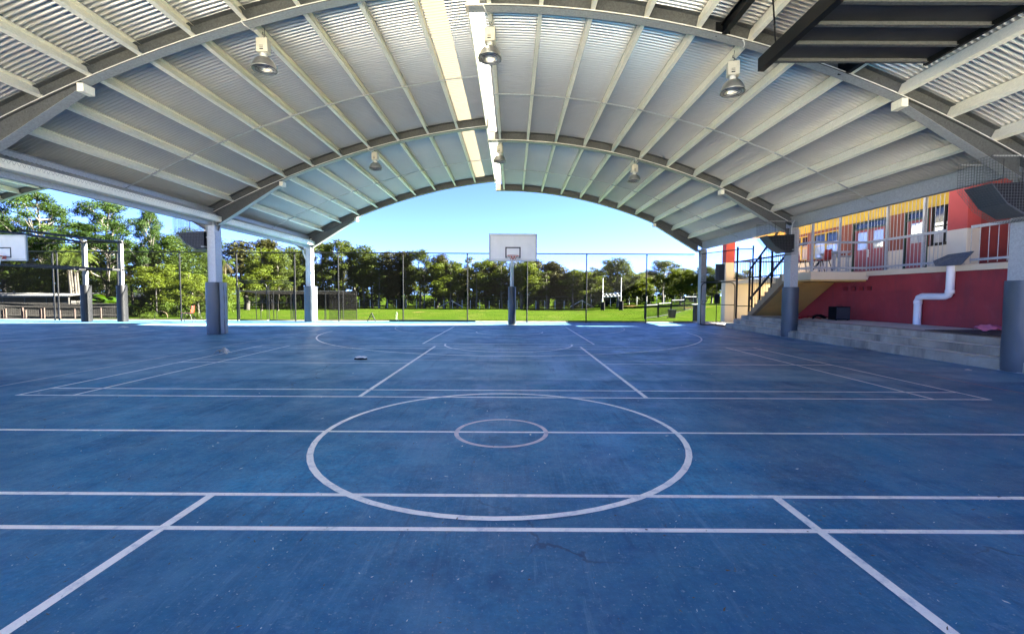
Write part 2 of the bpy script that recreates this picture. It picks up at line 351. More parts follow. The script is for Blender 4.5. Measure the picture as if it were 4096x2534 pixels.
# ------------------------------------------------------------------ ground
def gz(x, y):
    z = interp(y, [-2000, 23.3, 24.2, 50, 105, 140, 3000], [-.06, -.06, -.10, -1.45, -2.35, -2.4, -2.4])
    z += .065*max(0, min(x-16, 30))*max(0, min((y-40)/40, 1))
    if x > 11.5 and y < 40: z += (.12)*(1 if y < 26 else max(0, (40-y)/14))*min(1, (x-11.5)/2)
    return z
xs = [-2500, -900, -300, -120, -60]+list(range(-44, 62, 3))+[70, 90, 130, 300, 900, 2500]
ys = [-600, -60, -14, 0, 12, 23.2, 23.6, 24.4, 27, 30, 34, 38, 43, 48, 54, 60, 68, 78, 90, 105, 125, 150, 200, 400, 1000, 4000]
mb = MB(); v = [(x, y, gz(x, y)-.02) for y in ys for x in xs]; nx = len(xs)
mb.add(v, [(j*nx+i, j*nx+i+1, (j+1)*nx+i+1, (j+1)*nx+i) for j in range(len(ys)-1) for i in range(nx-1)], True)
struct(mb, 'grass_field', 'grass')
mb = MB().box(-60, 40, -45, -3.4, -.25, -.004); struct(mb, 'added_bounce_apron', 'concrete_top')  # unseen pale ground behind the camera, added to bounce sun under the roof
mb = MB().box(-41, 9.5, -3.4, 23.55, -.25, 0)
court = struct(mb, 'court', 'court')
mb = MB().box(9.5, 16, 19.9, 25.2, -.25, -.02); struct(mb, 'concrete_path', 'concrete')
mb = MB().box(-41, 9.45, 23.3, 23.62, -.2, .035)
kerb = struct(mb, 'fence_kerb', 'concrete')

# painted lines
X0 = -.127; YB = 6.155; YN = 3.110; CC = (-.11, 4.578)
def cl(a, b, w, z, mat='line', name='court_line'): return build(MB().strip(a, b, w, z), name, mat, court)
def ca(c, r, a0, a1, w, z, mat='line', name='court_arc'): return build(MB().arc(c, r, a0, a1, w, z), name, mat, court)
def badminton(y0, y1):
    s = 1 if y1 > y0 else -1; L = .022
    for y in (y0, y0+.46*s, y1-.46*s, y1): cl((X0-6.72, y), (X0+6.72, y), .045, .0016)
    for x in (-6.7, -5.94, 5.94, 6.7): cl((X0+x, y0-L*s), (X0+x, y1+L*s), .045, .0026)
    for x in (-1.98, 1.98): cl((X0+x, y0-L*s), (X0+x, y1+L*s), .06, .0026)
    ym = (y0+y1)/2; cl((X0-6.7, ym), (X0-1.98, ym), .045, .0016); cl((X0+1.98, ym), (X0+6.7, ym), .045, .0016)
badminton(YB, YB+6.1); badminton(YN, YN-6.1)
ca(CC, 1.8, 0, 360, .055, .0036); ca(CC, .46, 0, 360, .045, .0036, 'line_pink')
def ball_court(cx, fine):
    cl((cx-7.62, 4.578), (cx+7.62, 4.578), .045, .0016)
    cl((cx-7.62, 19.83), (cx+7.62, 19.83), .04, .0016, 'line_pink'); cl((cx-7.62, 9.66), (cx+7.62, 9.66), .03, .0016, 'line_pink')
    cl((cx-7.62, -3.35), (cx-7.62, 19.83), .035, .00166, 'line_pink')
    if fine:
        cl((cx+7.62, 14.2), (cx+7.62, 19.83), .035, .00166, 'line_pink'); cl((cx+7.62, -3.35), (cx+7.62, 14.2), .03, .00166, 'line_red')
    else: cl((cx+7.62, -3.35), (cx+7.62, 19.83), .035, .00166, 'line_pink')
    ca((cx, 19.83), 4.9, 180, 360, .035, .0036, 'line_pink')
    ca((cx, 17.05), 6.72, 180, 360, .05, .0056); ca((cx, 17.05), 1.25, 180, 360, .05, .0036)
    cl((cx-2.47, 12.857), (cx+2.47, 12.857), .045, .0036); ca((cx, 12.857), 1.8, 180, 360, .05, .00166)
    for s_ in (-1, 1): cl((cx+2.45*s_, 12.84), (cx+2.45*s_, 19.8), .05, .0066)
ball_court(-.113, True); ball_court(-20.3, False)

# ------------------------------------------------------------------ shelter
FR = [1.35, 8.47, 15.57, 22.85]              # frames
XL, XR = -10.25, 9.57                               # column lines
def zL(x): t_ = -.81-x; return 7.07-.099*t_-.0226*t_*t_
def zR(x): t_ = x+.75; return 6.6+.016*t_-.0278*t_*t_
DEP = .30
PUL = [-9.53, -8.62, -7.72, -6.78, -5.81, -4.87, -3.89, -2.88, -1.89]
PUR = [-.45, .49, 1.43, 2.4, 3.35, 4.29, 5.22, 6.13, 7.06, 7.97, 8.80]
Y_ROOF0, PITCHC, NCOR = .55, .0953, 8
def sheet_mesh(fz, x0, x1, name, mat, nseg=22):
    """one roofing sheet: ten corrugations wide, curved from x0 to x1"""
    ncx = nseg; nv = NCOR*8; v = []
    for i in range(ncx+1):
        x = x0+(x1-x0)*i/ncx; z = fz(x)+DEP+.012
        for k in range(nv+1):
            v.append((x, k*PITCHC/8, z+.07*(.5+.5*math.sin(2*math.pi*k/8))**.85))
    n = nv+1; m_ = MB().add(v, [(i*n+k, (i+1)*n+k, (i+1)*n+k+1, i*n+k+1) for i in range(ncx) for k in range(nv)], True)
    me = m_.mesh(name); me.materials.append(M[mat]); return me
def rafter(fz, x0, x1, hx0, hz0, hx1, hz1, sgn):
    """curved I beam with a straight haunch towards the column; local y = 0 is the frame plane"""
    wf, tf, tw = .2, .014, .012; n = 26; mb = MB(); X = [x0+(x1-x0)*i/n for i in range(n+1)]
    def ribbon(zf, w, th, xs_):
        v = []
        for x in xs_:
            z = zf(x)
            for dy, dz in ((-w/2, 0), (w/2, 0), (w/2, th), (-w/2, th)): v.append((x, dy, z+dz))
        k = len(xs_); mb.add(v, [(4*i+a, 4*i+(a+1) % 4, 4*i+4+(a+1) % 4, 4*i+4+a) for i in range(k-1) for a in range(4)])
        mb.add(v[:4], [(0, 1, 2, 3)]); mb.add(v[-4:], [(3, 2, 1, 0)])
    ribbon(fz, wf, tf, X); ribbon(lambda x: fz(x)+DEP-tf, wf, tf, X); ribbon(lambda x: fz(x)+tf, tw, DEP-2*tf, X)
    return mb
def haunch(fz, xa, xb, za, zb):
    """plate and flange under the rafter between column xa and tip xb"""
    mb = MB(); n = 8; v = []
    for i in range(n+1):
        x = xa+(xb-xa)*i/n; zl = za+(zb-za)*i/n
        for dy in (-.05, .05): v += [(x, dy, zl+.012), (x, dy, max(fz(x)-.001, zl+.013))]
    for i in range(n):
        a = 4*i; mb.add([v[a], v[a+4], v[a+5], v[a+1]], [(0, 1, 2, 3)]); mb.add([v[a+2], v[a+3], v[a+7], v[a+6]], [(0, 1, 2, 3)])
    mb.beam((xa, 0, za+.006), (xb, 0, zb+.006), .2, .016)
    return mb
def cpurlin(length, w=.075, h=.235):
    """lipped channel along y"""
    p = [(-w/2, 0), (w/2, 0), (w/2, .022), (w/2-.004, .022), (w/2-.004, .004), (-w/2+.004, .004), (-w/2+.004, h-.004),
         (w/2-.004, h-.004), (w/2-.004, h-.022), (w/2, h-.022), (w/2, h), (-w/2, h)]
    return MB().prism(p, 0, length, False, 'y')
def make_shelter(dx, label, main):
    root = thing('court_shelter', label, 'shelter', (dx, 0, 0), 'roofed court shelters'); ORG[root.name] = Vector((0, 0, 0))
    frames = FR if main else FR[1:]
    for fi, y in enumerate(frames):
        for nm, fz, x0, x1, ha in (('rafter', zL, -10.42, -.86, (zL, -10.13, -7.86, 3.70, 5.14)), ('rafter', zR, -.82, 9.6, (zR, 9.3, 7.09, 3.60, 4.93))):
            k = ('raf', nm, x0)
            if k not in CACHE:
                me = rafter(fz, x0, x1, 0, 0, 0, 0, 1).mesh('rafter'); me.materials.append(M['galv_dark']); CACHE[k] = me
                me = haunch(*ha).mesh('haunch'); me.materials.append(M['galv_dark']); CACHE[k+('h',)] = me
                q = MB().box(-.06, .06, -.115, .115, -.08, .07); me = q.mesh('end_block'); me.materials.append(M['purlin']); CACHE[k+('b',)] = me
                q = MB(); xs_ = np.linspace(ha[2] if fz is zL else x0, x1 if fz is zL else ha[2], 20)
                v = []
                for x in xs_: v += [(x, -.099, fz(x)-.004), (x, .099, fz(x)-.004)]
                q.add(v, [(2*i, 2*i+1, 2*i+3, 2*i+2) for i in range(19)], True)
                hv = np.linspace(ha[1], ha[2], 3)
                me = q.mesh('bottom_flange'); me.materials.append(M['galv']); CACHE[k+('f',)] = me
                q = MB().beam((ha[1], 0, ha[3]-.006), (ha[2], 0, ha[4]-.006), .198, .006)
                me = q.mesh('haunch_flange'); me.materials.append(M['galv']); CACHE[k+('g',)] = me
            r = inst('rafter', CACHE[k], root, (0, y, 0))
            inst('haunch', CACHE[k+('h',)], r); inst('bottom_flange', CACHE[k+('f',)], r); inst('haunch_flange', CACHE[k+('g',)], r)
            inst('end_block', CACHE[k+('b',)], r, (ha[2], 0, ha[4]))
        if 'ridge' not in CACHE:
            q = MB().box(-.85, -.62, -.09, .09, 6.62, 7.30); q.box(-.88, -.58, -.10, .10, 6.60, 6.62)
            me = q.mesh('ridge_post'); me.materials.append(M['cream_pale']); CACHE['ridge'] = me
        inst('ridge_post', CACHE['ridge'], root, (0, y, 0))
    # purlins, bay by bay
    for bi in range(len(frames)-1):
        y0, y1 = frames[bi]+.008, frames[bi+1]-.008
        pass
        k = ('pur', round(y1-y0, 3))
        if k not in CACHE:
            me = cpurlin(y1-y0).mesh('purlin'); me.materials.append(M['purlin']); CACHE[k] = me
        for px_, fz in [(p, zL) for p in PUL]+[(p, zR) for p in PUR]:
            sl_ = (fz(px_+.05)-fz(px_-.05))/.1; a = math.atan(sl_)
            inst('purlin', CACHE[k], root, (px_, y0, fz(px_)+.055), (0, -a, 0))
        if main:
            ym = (y0+y1)/2
            for fz, xa, xb in ((zL, -10.3, -.9), (zR, -.5, 9.5)):
                inst('bridging_rod', CACHE.setdefault(('rod', fz is zL), MBm(MB().tube([(x, 0, fz(x)+.03) for x in np.linspace(xa, xb, 22)], .017, 6), 'bridging_rod', 'galv')), root, (0, ym, 0))
    # eave beams, gutters, ridge edge members
    y0, y1 = frames[0], 22.95
    build(MB().box(-10.33, -10.25, y0, y1, 3.98, 4.30).box(-10.25, -10.20, y0, y1, 3.98, 3.992).box(-10.25, -10.20, y0, y1, 4.288, 4.30), 'eave_beam', 'galv', root)
    build(MB().box(9.52, 9.60, y0, y1, 3.72, 4.10).box(9.46, 9.52, y0, y1, 3.72, 3.732).box(9.46, 9.52, y0, y1, 4.088, 4.10), 'eave_beam', 'galv', root)
    build(MB().box(-10.60, -10.585, y0, y1, 3.94, 4.2).box(-10.585, -10.34, y0, y1, 3.93, 3.945).box(-10.345, -10.335, y0, y1, 3.945, 4.2), 'gutter', 'purlin', root)
    build(MB().box(9.86, 9.875, y0, y1, 3.86, 4.02).box(9.61, 9.86, y0, y1, 3.845, 3.86), 'gutter', 'purlin', root)
    build(MB().box(-.93, -.90, y0, 23.3, zL(-.9)+.03, zL(-.9)+DEP+.01), 'ridge_edge', 'purlin', root)
    # roof sheets, an added translucent band for bounced sun, a translucent ridge cap
    yr0 = Y_ROOF0 if main else Y_ROOF0+9*PITCHC*NCOR; ns = int((23.45-yr0)/(PITCHC*NCOR))
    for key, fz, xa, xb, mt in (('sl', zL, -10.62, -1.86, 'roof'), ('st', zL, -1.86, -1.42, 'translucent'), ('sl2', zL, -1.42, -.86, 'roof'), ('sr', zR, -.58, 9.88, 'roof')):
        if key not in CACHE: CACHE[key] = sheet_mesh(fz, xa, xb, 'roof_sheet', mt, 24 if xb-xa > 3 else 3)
        for i in range(ns): inst('bounce_light_sheet' if mt == 'translucent' else 'roof_sheet', CACHE[key], root, (0, yr0+i*PITCHC*NCOR, 0))
    cap = MB(); v = []
    for x, z in ((-1.0, 7.43), (-.6, 7.49), (-.2, 7.50), (.2, 7.46), (.42, 7.42)):
        v += [(x, yr0, z), (x, 23.4, z)]
    cap.add(v, [(2*i, 2*i+2, 2*i+3, 2*i+1) for i in range(4)], True); build(cap, 'ridge_cap', 'polycarbonate', root)
    return root
def MBm(mb, name, mat): me = mb.mesh(name); me.materials.append(M[mat]); return me
CACHE = {}
shelter = make_shelter(0, 'large curved steel shelter with corrugated roof over the near blue court', True)

def column(x, y, side, lowpad=False):
    """box column with welded cap; pad is its child, built as sub-parts of the shelter"""
    mb = MB().box(x-.12, x+.12, y-.16, y+.16, 0, 3.98 if side < 0 else 3.72)
    for s_ in (-1, 1): mb.box(x+s_*.124-.008, x+s_*.124+.008, y-.175, y+.175, .021, 3.9 if side < 0 else 3.66)
    mb.box(x-.2, x+.2, y-.2, y+.2, .001, .02)
    mb.box(x-.17, x+.17, y-.18, y+.18, 3.30, 3.322)
    c = build(mb, 'column', 'galv', shelter)
    build(MB().prism([(x-.30, 3.98), (x+.30, 3.98), (x+.16, 3.55), (x-.16, 3.55)] if side < 0 else [(x-.26, 3.72), (x+.2, 3.72), (x+.16, 3.40), (x-.16, 3.40)], y-.012, y+.012, False, 'y'), 'gusset_plate', 'galv_dark', c)
    return c
def soft_pad(x, y, hx, hy, h, r, c, seam, p_=3.2):
    """padding wrapped round a column, slightly uneven, with a laced flap"""
    rg = random.Random(int(abs(x*31+y*17))); n = 40; rows = 14; v = []
    for j in range(rows+1):
        z = .012+(h-.012)*j/rows; e = 1-.03*(j in (0, rows))
        ph = rg.random()*6
        for k in range(n):
            a = 2*math.pi*k/n; ca_, sa_ = math.cos(a), math.sin(a)
            q = (abs(ca_)**p_+abs(sa_)**p_)**(-1/p_); wob = 1+.012*math.sin(3*a+ph)+.008*math.sin(7*a+z*9)
            v.append((x+hx*q*ca_*wob*e, y+hy*q*sa_*wob*e, z))
    mb = MB().add(v, [(j*n+k, j*n+(k+1) % n, (j+1)*n+(k+1) % n, (j+1)*n+k) for j in range(rows) for k in range(n)], True)
    mb.add(v[-n:], [tuple(range(n))])
    build(mb, 'pad', 'pad', c)
    if seam:
        sx_ = x+hx*1.0
        fl = MB(); rows = 16; v = []
        for j in range(rows+1):
            z = .03+(h-.04)*j/rows; o_ = .012*math.sin(j*1.7)+.01*rg.random()
            v += [(sx_+.005, y-hy*.62, z), (sx_+.022+o_, y-hy*.2, z), (sx_+.026, y+hy*.35, z), (sx_+.01, y+hy*.75, z), (sx_-.02, y+hy*.78, z)]
        fl.add(v, [(5*j+k, 5*j+k+1, 5*j+6+k, 5*j+5+k) for j in range(rows) for k in range(4)], True); build(fl, 'pad_flap', 'pad_light', c)
        build(MB().tube([(sx_+.03+.006*math.sin(j), y+hy*.02, .03+(h-.05)*j/12) for j in range(13)], .008, 5), 'pad_seam', 'pad_seam', c)
for y in FR:
    c = column(XL, y, -1); soft_pad(XL, y, .25, .29, 1.80, .1, c, True)
    # box downpipe with an offset, on the far court's side
    build(MB().tube([(XL-.30, y, 4.0), (XL-.30, y, 3.45), (XL-.27, y, 3.38), (XL-.16, y, 3.12), (XL-.145, y, 3.0), (XL-.145, y, .05)], .045, 8), 'downpipe', 'white_steel', c)
    c = column(XR, y, 1)
    if y < 20: soft_pad(XR, y, .25, .25, 1.72, .1, c, False, 2.1)
    else: build(MB().tube([(XR+.16, y, 3.75), (XR+.2, y-.1, 3.85), (XR+.05, y-.2, 3.9)], .02, 6), 'conduit', 'conduit', c)
# conduit run along the near frame with saddle loops to the lamps
for fz, xa, xb in ((zL, -10.2, -.9), (zR, -.78, 9.35)):
    for fy in (FR[1], FR[2]):
        c = build(MB().tube([(x, fy-.07, fz(x)+.035) for x in np.linspace(xa, xb, 30)], .016, 6), 'conduit', 'conduit', shelter)
for fy in FR[1:3]:
    for lx, fz in ((-4.81, zL), (-.46, zR), (4.23, zR)):
        z = fz(lx); build(MB().tube([(lx-.10, fy-.08, z+.04), (lx-.09, fy-.13, z-.02), (lx-.06, fy-.08, z-.06), (lx-.02, fy+.1, z-.05), (lx, fy+.2, z+.03)], .012, 6), 'conduit_loop', 'conduit', shelter)
    for x in np.linspace(7.3, 7.3, 1): pass
# conduit loops at the right hand column heads
for fy in FR[1:3]:
    z = 3.72; build(MB().tube([(XR-.05, fy-.19, 3.95), (XR-.14, fy-.22, 3.86), (XR-.16, fy-.22, 3.7), (XR-.15, fy-.19, 3.45)], .018, 6), 'conduit', 'conduit', shelter)
shelter2 = make_shelter(XL-XR, 'second curved steel shelter showing at the top left edge', False)
mb_col = None
for y in FR[1:]:
    k = MB().box(XL-19.67-.12, XL-19.67+.12, y-.16, y+.16, 0, 3.98); ORG[shelter2.name] = Vector((XL-XR, 0, 0)); build(k, 'column', 'galv', shelter2)
for ch in shelter2.children:
    pass

# ------------------------------------------------------------------ high bay lamps
def make_lamp():
    r = thing('high_bay_lamp', 'x', 'lamp')
    b_ = build(MB().bevbox(-.125, .125, -.10, .10, .36, .66, .012), 'ballast_box', 'lamp_cream', r)
    build(MB().box(-.05, .03, -.104, -.10, .40, .43).box(-.05, .03, -.104, -.10, .455, .465).box(-.05, .03, -.104, -.10, .485, .495), 'vent', 'pad_seam', b_)
    build(MB().tube([(0, 0, .66), (0, 0, .70), (.025, 0, .73), (.02, 0, .77), (-.02, 0, .79), (0, 0, .84)], .009, 6), 'hook', 'galv_dark', r)
    build(MB().tube([(.06, .02, .66), (.08, .02, .72), (.02, .03, .80), (.03, .02, .95)], .006, 5), 'cable', 'pad_seam', r)
    build(MB().lathe([(.0, .37), (.07, .37), (.07, .28), (.055, .26), (.075, .24)], 16), 'neck', 'white_steel', r)
    out = [(.055, .262), (.10, .255), (.16, .225), (.21, .165), (.245, .09), (.262, .02), (.275, .0)]; inn = [(.255, .005), (.235, .085), (.20, .155), (.15, .212), (.06, .245), (0, .25)]
    d_ = build(MB().lathe(out+inn, 28), 'reflector', 'lamp_alu', r)
    build(MB().lathe([(0, .10), (.035, .105), (.055, .135), (.05, .18), (.03, .23)], 12), 'bulb', 'bulb', r)
    g = MB()
    for rr_ in (.26, .19, .12): g.tube([(rr_*math.cos(a), rr_*math.sin(a), -.012) for a in np.linspace(0, 2*math.pi, 25)], .004, 5, False)
    for a in (.8, .8+math.pi/2): g.tube([(.275*math.cos(a), .275*math.sin(a), -.004), (0, 0, -.018), (-.275*math.cos(a), -.275*math.sin(a), -.004)], .004, 5)
    build(g, 'wire_guard', 'pad_seam', r); return r
LAMPS = [(-4.81, 8.92, 5.60, 'left high-bay lamp in the near bay under the curved roof'), (-.46, 8.92, 5.82, 'centre high-bay lamp hanging in the near bay by the ridge gap'),
         (4.23, 8.92, 5.21, 'right high-bay lamp in the near bay below the black panel'), (-4.82, 16.03, 5.66, 'left high-bay lamp in the far bay beyond the second rafter'),
         (-.48, 16.03, 5.93, 'centre high-bay lamp in the far bay beside the ridge gap'), (4.24, 16.03, 5.28, 'right high-bay lamp in the far bay above the field end')]
lp = make_lamp()
for i, (x, y, z, lb) in enumerate(LAMPS):
    o = lp if i == 0 else copy_tree(lp); o.location = (x, y, z+.13); o.scale = (.84, .84, .84); o.rotation_euler = (math.radians(rnd.uniform(-2, 2)), math.radians(rnd.uniform(-2, 2)), rnd.uniform(-.25, .25))
    o['label'] = lb; o['group'] = 'high bay lamps under the roof'
    fz = zL if x < -1 else zR
    
# ------------------------------------------------------------------ caged loudspeakers on the columns
def make_speaker():
    r = thing('caged_loudspeaker', 'x', 'loudspeaker')
    prof = [(-.92, .52), (-.03, .58), (-.03, .0), (-.32, .0), (-.66, .20)]
    build(MB().prism(prof, -.24, .24, False, 'y'), 'cabinet', 'black_panel', r)
    pr2 = [(-.955, .525), (-.66, .165), (-.315, -.035), (-.31, -.012), (-.655, .188), (-.945, .53)]
    build(MB().prism(pr2, -.25, .25, False, 'y'), 'grille', 'pad', r)
    # wire cage: front, sides and foot
    g = MB(); T = .0035
    cp = [(-1.02, 1.0), (-1.02, .50), (-.70, .12), (-.34, -.09), (0, -.09)]
    def along(s_):
        L = [0]
        for a, b in zip(cp, cp[1:]): L.append(L[-1]+math.dist(a, b))
        return interp(s_, L, [c_[0] for c_ in cp]), interp(s_, L, [c_[1] for c_ in cp])
    tot = sum(math.dist(a, b) for a, b in zip(cp, cp[1:])); n = int(tot/.05)
    for i in range(n+1):
        x, z = along(tot*i/n); g.beam((x, -.31, z), (x, .31, z), T, T)
    for yy in np.linspace(-.31, .31, 13):
        for a, b in zip(cp, cp[1:]): g.beam((a[0], yy, a[1]), (b[0], yy, b[1]), T, T)
    poly = cp+[(0, 1.0)]
    def zlow(x): return interp(x, [c_[0] for c_ in cp[1:]], [c_[1] for c_ in cp[1:]])
    for yy in (-.31, .31):
        for x in np.linspace(-1.02, 0, 21): g.beam((x, yy, zlow(x)), (x, yy, 1.0), T, T)
        for z in np.arange(-.09, 1.01, .05):
            xl = -1.02 if z >= .5 else interp(z, [-.09, .12, .5], [-.34, -.70, -1.02]); g.beam((xl, yy, z), (0, yy, z), T, T)
    build(g, 'wire_cage', 'galv_dark', r)
    for x, z in ((-.60, .545), (-.25, .565)): build(MB().tube([(x, -.1, z), (x, -.1, 1.0)], .008, 5), 'hanging_chain', 'pad_seam', r)
    build(MB().box(-.10, 0, -.30, .30, .04, .08), 'bracket', 'galv', r)
    for y in (-.29, .29): build(MB().box(-1.0, 0, y-.01, y+.01, .985, 1.005), 'cage_bar', 'galv', r)
    return r
sp = make_speaker()
for i, (x, y, lb) in enumerate(((XL-.16, FR[2], 'caged loudspeaker on the left padded column, facing the other court'), (XR-.12, FR[2]-.12, 'caged loudspeaker on the right column beside the stair'), (XR-.12, FR[1]-.10, 'large caged loudspeaker at the right edge above the nearest padded column'))):
    o = sp if i == 0 else copy_tree(sp); o.location = (x, y, 2.90 if i else 2.93); o['label'] = lb; o['group'] = 'caged loudspeakers on columns'

# ------------------------------------------------------------------ black panel slung under the roof
r = thing('ceiling_panel', 'big black ribbed steel panel slung flat under the roof at upper right', 'panel', (5, 6, 5.05))
ZP = 5.05; x0, x1, y0, y1 = 3.86, 6.38, 4.6, 7.2
build(MB().box(x0+.1, x1, y0, y1, ZP+.03, ZP+.06), 'panel_sheet', 'slung_panel', r)
for k in range(6):
    y = y1-.02-k*.47; build(MB().box(x0+.1, x1, y-.025, y, ZP-.035, ZP+.03).box(x0+.1, x1, y-.06, y-.025, ZP-.035, ZP-.028), 'rib', 'galv_dark', r)
build(MB().box(x1, x1+.05, y0, y1+.02, ZP-.05, ZP+.09), 'edge_channel', 'black_steel', r)
build(MB().box(x0, x0+.10, y0, y1+.12, ZP-.10, ZP-.085).box(x0, x0+.012, y0, y1+.12, ZP-.085, ZP+.10).box(x0+.045, x0+.057, y0, y1+.02, ZP-.085, ZP+.10).box(x0+.012, x0+.1, y0, y1+.02, ZP+.10, ZP+.112), 'edge_channel', 'black_steel', r)
for k, x in enumerate((3.80, 6.05)):
    z = zR(x)+.02
    build(MB().box(x-.05, x+.05, FR[0]+.1, FR[1]-.02, z, z+.012).box(x-.006, x+.006, FR[0]+.1, FR[1]-.02, z+.012, z+.2).box(x-.05, x+.05, FR[0]+.1, FR[1]-.02, z+.2, z+.212), 'support_beam', 'black_steel', r)
    build(MB().box(x-.13, x+.13, FR[1]-.03, FR[1]-.015, z+.0, z+.25), 'fixing_plate', 'black_steel', r)
    for yy in (4.9, 6.9): build(MB().tube([(x+(.1 if k == 0 else .3), yy, ZP+.05), (x, yy, z+.02)], .012, 6), 'hanger_rod', 'black_steel', r)

# ------------------------------------------------------------------ basketball hoops
def hoop_parts(r, ox, oy, zb, pad):
    """board with frame, target, rim and net; ox, oy = board centre, zb = its lower edge"""
    b_ = build(MB().box(ox-.9, ox+.9, oy-.018, oy+.018, zb, zb+1.0), 'backboard', 'board', r)
    e = MB()
    for a in ((ox-.91, ox+.91, zb-.02, zb), (ox-.91, ox+.91, zb+1.0, zb+1.02), (ox-.92, ox-.9, zb-.02, zb+1.02), (ox+.9, ox+.92, zb-.02, zb+1.02)): e.box(a[0], a[1], oy-.028, oy+.028, a[2], a[3])
    build(e, 'board_frame', 'board_edge', b_)
    e = MB(); w_, yf = .05, oy-.0205
    for a in ((ox-.86, ox+.86, zb+.95, zb+.965), (ox-.86, ox+.86, zb+.035, zb+.05), (ox-.875, ox-.86, zb+.035, zb+.965), (ox+.86, ox+.875, zb+.035, zb+.965)): e.box(a[0], a[1], yf-.001, yf+.002, a[2], a[3])
    build(e, 'border_line', 'board_edge', b_)
    e = MB()
    for a in ((ox-.295, ox+.295, zb+.47, zb+.52), (ox-.295, ox-.245, zb+.10, zb+.47), (ox+.245, ox+.295, zb+.10, zb+.47), (ox-.245, ox+.245, zb+.10, zb+.145)): e.box(a[0], a[1], yf-.001, yf+.002, a[2], a[3])
    build(e, 'target_box', 'board_line', b_)
    zr = zb+.155; cy = oy-.375; R = .225
    rm = MB().tube([(ox+R*math.cos(a), cy+R*math.sin(a), zr) for a in np.linspace(0, 2*math.pi, 33)], .011, 7, False)
    rm.box(ox-.11, ox+.11, oy-.15, oy-.02, zr-.006, zr+.006).box(ox-.09, ox+.09, oy-.035, oy-.02, zr-.11, zr+.02)
    for s_ in (-1, 1): rm.tube([(ox+.1*s_, oy-.03, zr-.1), (ox+.13*s_, cy+.17, zr-.01)], .008, 6)
    ri = build(rm, 'rim', 'rim', r)
    nn = MB(); N = 12
    for k in range(N):
        for s_ in (-1, 1):
            pts = []
            for j in range(5):
                f_ = j/4; a = 2*math.pi*(k+s_*.5*j*.8)/N; q = R*(1-.42*f_**.8); pts.append((ox+q*math.cos(a), cy+q*math.sin(a), zr-.02-.36*f_*(1+.05*math.sin(k*2.1))))
            nn.tube(pts, .005, 4)
    build(nn, 'net', 'net', ri)
    bf = MB()
    for z in (zb+.2, zb+.8): bf.box(ox-.75, ox+.75, oy+.03, oy+.07, z-.02, z+.02)
    for x in (-.7, 0, .7): bf.box(ox+x-.02, ox+x+.02, oy+.03, oy+.07, zb+.05, zb+.95)
    build(bf, 'board_brace', 'galv', r)
PB = ray(2042, 1297, 21.25); hx = .0
r = thing('basketball_hoop', 'white backboard on a single padded pole in front of the field', 'basketball hoop', (-.05, 21.25, 0), 'basketball hoops')
hoop_parts(r, .005, 17.4, 2.72, 0)
build(MB().tube([(-.04, 21.25, 0), (-.04, 21.25, 3.62)], .085, 16).box(-.25, .17, 21.05, 21.45, 0, .015), 'pole', 'galv', r)
pz = MB().lathe([(.0, 1.80), (.12, 1.80), (.165, 1.785), (.168, .9), (.172, .05), (.16, .02)], 24, (-.04, 21.25, 0)); build(pz, 'pole_pad', 'pad', r)
build(MB().box(.128, .15, 21.12, 21.2, .03, 1.78), 'pad_flap', 'pad_light', r)
a_ = MB()
for z in (3.52, 3.05):
    for s_ in (-1, 1): a_.tube([(-.04+.06*s_, 21.25, z-.0), (.005+.30*s_, 17.47, z)], .035, 8)
build(a_, 'arm', 'galv', r)
build(MB().tube([(-.04, 21.25, 2.2), (.0, 18.3, 3.02)], .03, 8), 'strut', 'galv', r)
LX = -20.38
r = thing('basketball_hoop', 'backboard at the left edge carried on two dark padded posts', 'basketball hoop', (LX, 22.3, 0), 'basketball hoops')
hoop_parts(r, LX, 18.15, 2.70, 0)
for x in (-21.10, -19.32):
    build(MB().box(x-.075, x+.075, 22.22, 22.38, 0, 3.98), 'post', 'galv_dark', r)
    build(MB().bevbox(x-.18, x+.18, 22.1, 22.5, .01, 1.80, .12), 'post_pad', 'black_panel', r)
a_ = MB()
for z in (3.90, 2.55):
    for x, xb in ((-21.10, LX-.55), (-19.32, LX+.62)): a_.beam((x, 22.3, z), (xb, 18.2, z), .09, .09)
    a_.box(-21.2, -19.2, 22.25, 22.35, z-.045, z+.045)
build(a_, 'arm', 'black_steel', r)
build(MB().tube([(-19.32, 22.3, 3.9), (LX-.3, 19.6, 3.55)], .025, 6).tube([(-21.1, 22.3, 3.9), (LX+.3, 19.6, 3.55)], .025, 6), 'brace', 'black_steel', r)

# ------------------------------------------------------------------ chain link fence along the far end
def chainlink(mb, a, b, z0, z1, pitch=.062, r_=.0027):
    a, b = Vector(a), Vector(b); L = (b-a).length; u = (b-a)/L; H = z1-z0; st = pitch*math.sqrt(2); nrm = Vector((-u.y, u.x, 0))
    k = -int(H/st)-1
    while k*st < L:
        s0 = k*st
        for sg in (1, -1):
            if sg > 0: p = (s0, 0); q = (s0+H, H)
            else: p = (s0, H); q = (s0+H, 0)
            t0 = max(0, (0-p[0])/H); t1 = min(1, (L-p[0])/H)
            if t1-t0 > .02:
                A = a+u*(p[0]+H*t0)+Vector((0, 0, z0+p[1]+(q[1]-p[1])*t0)); B = a+u*(p[0]+H*t1)+Vector((0, 0, z0+p[1]+(q[1]-p[1])*t1))
                o_ = nrm*.003*sg; w1 = Vector((0, 0, r_*1.3)); w2 = nrm*r_
                v = [A+o_+w1, A+o_-w1+w2, A+o_-w1-w2, B+o_+w1, B+o_-w1+w2, B+o_-w1-w2]
                mb.add(v, [(0, 1, 4, 3), (1, 2, 5, 4), (2, 0, 3, 5)])
        k += 1
FY, FT = 23.22, 3.52
fr = thing('chain_link_fence', 'tall black chain-link fence along the far end of the court', 'fence', (-8, FY, 0))
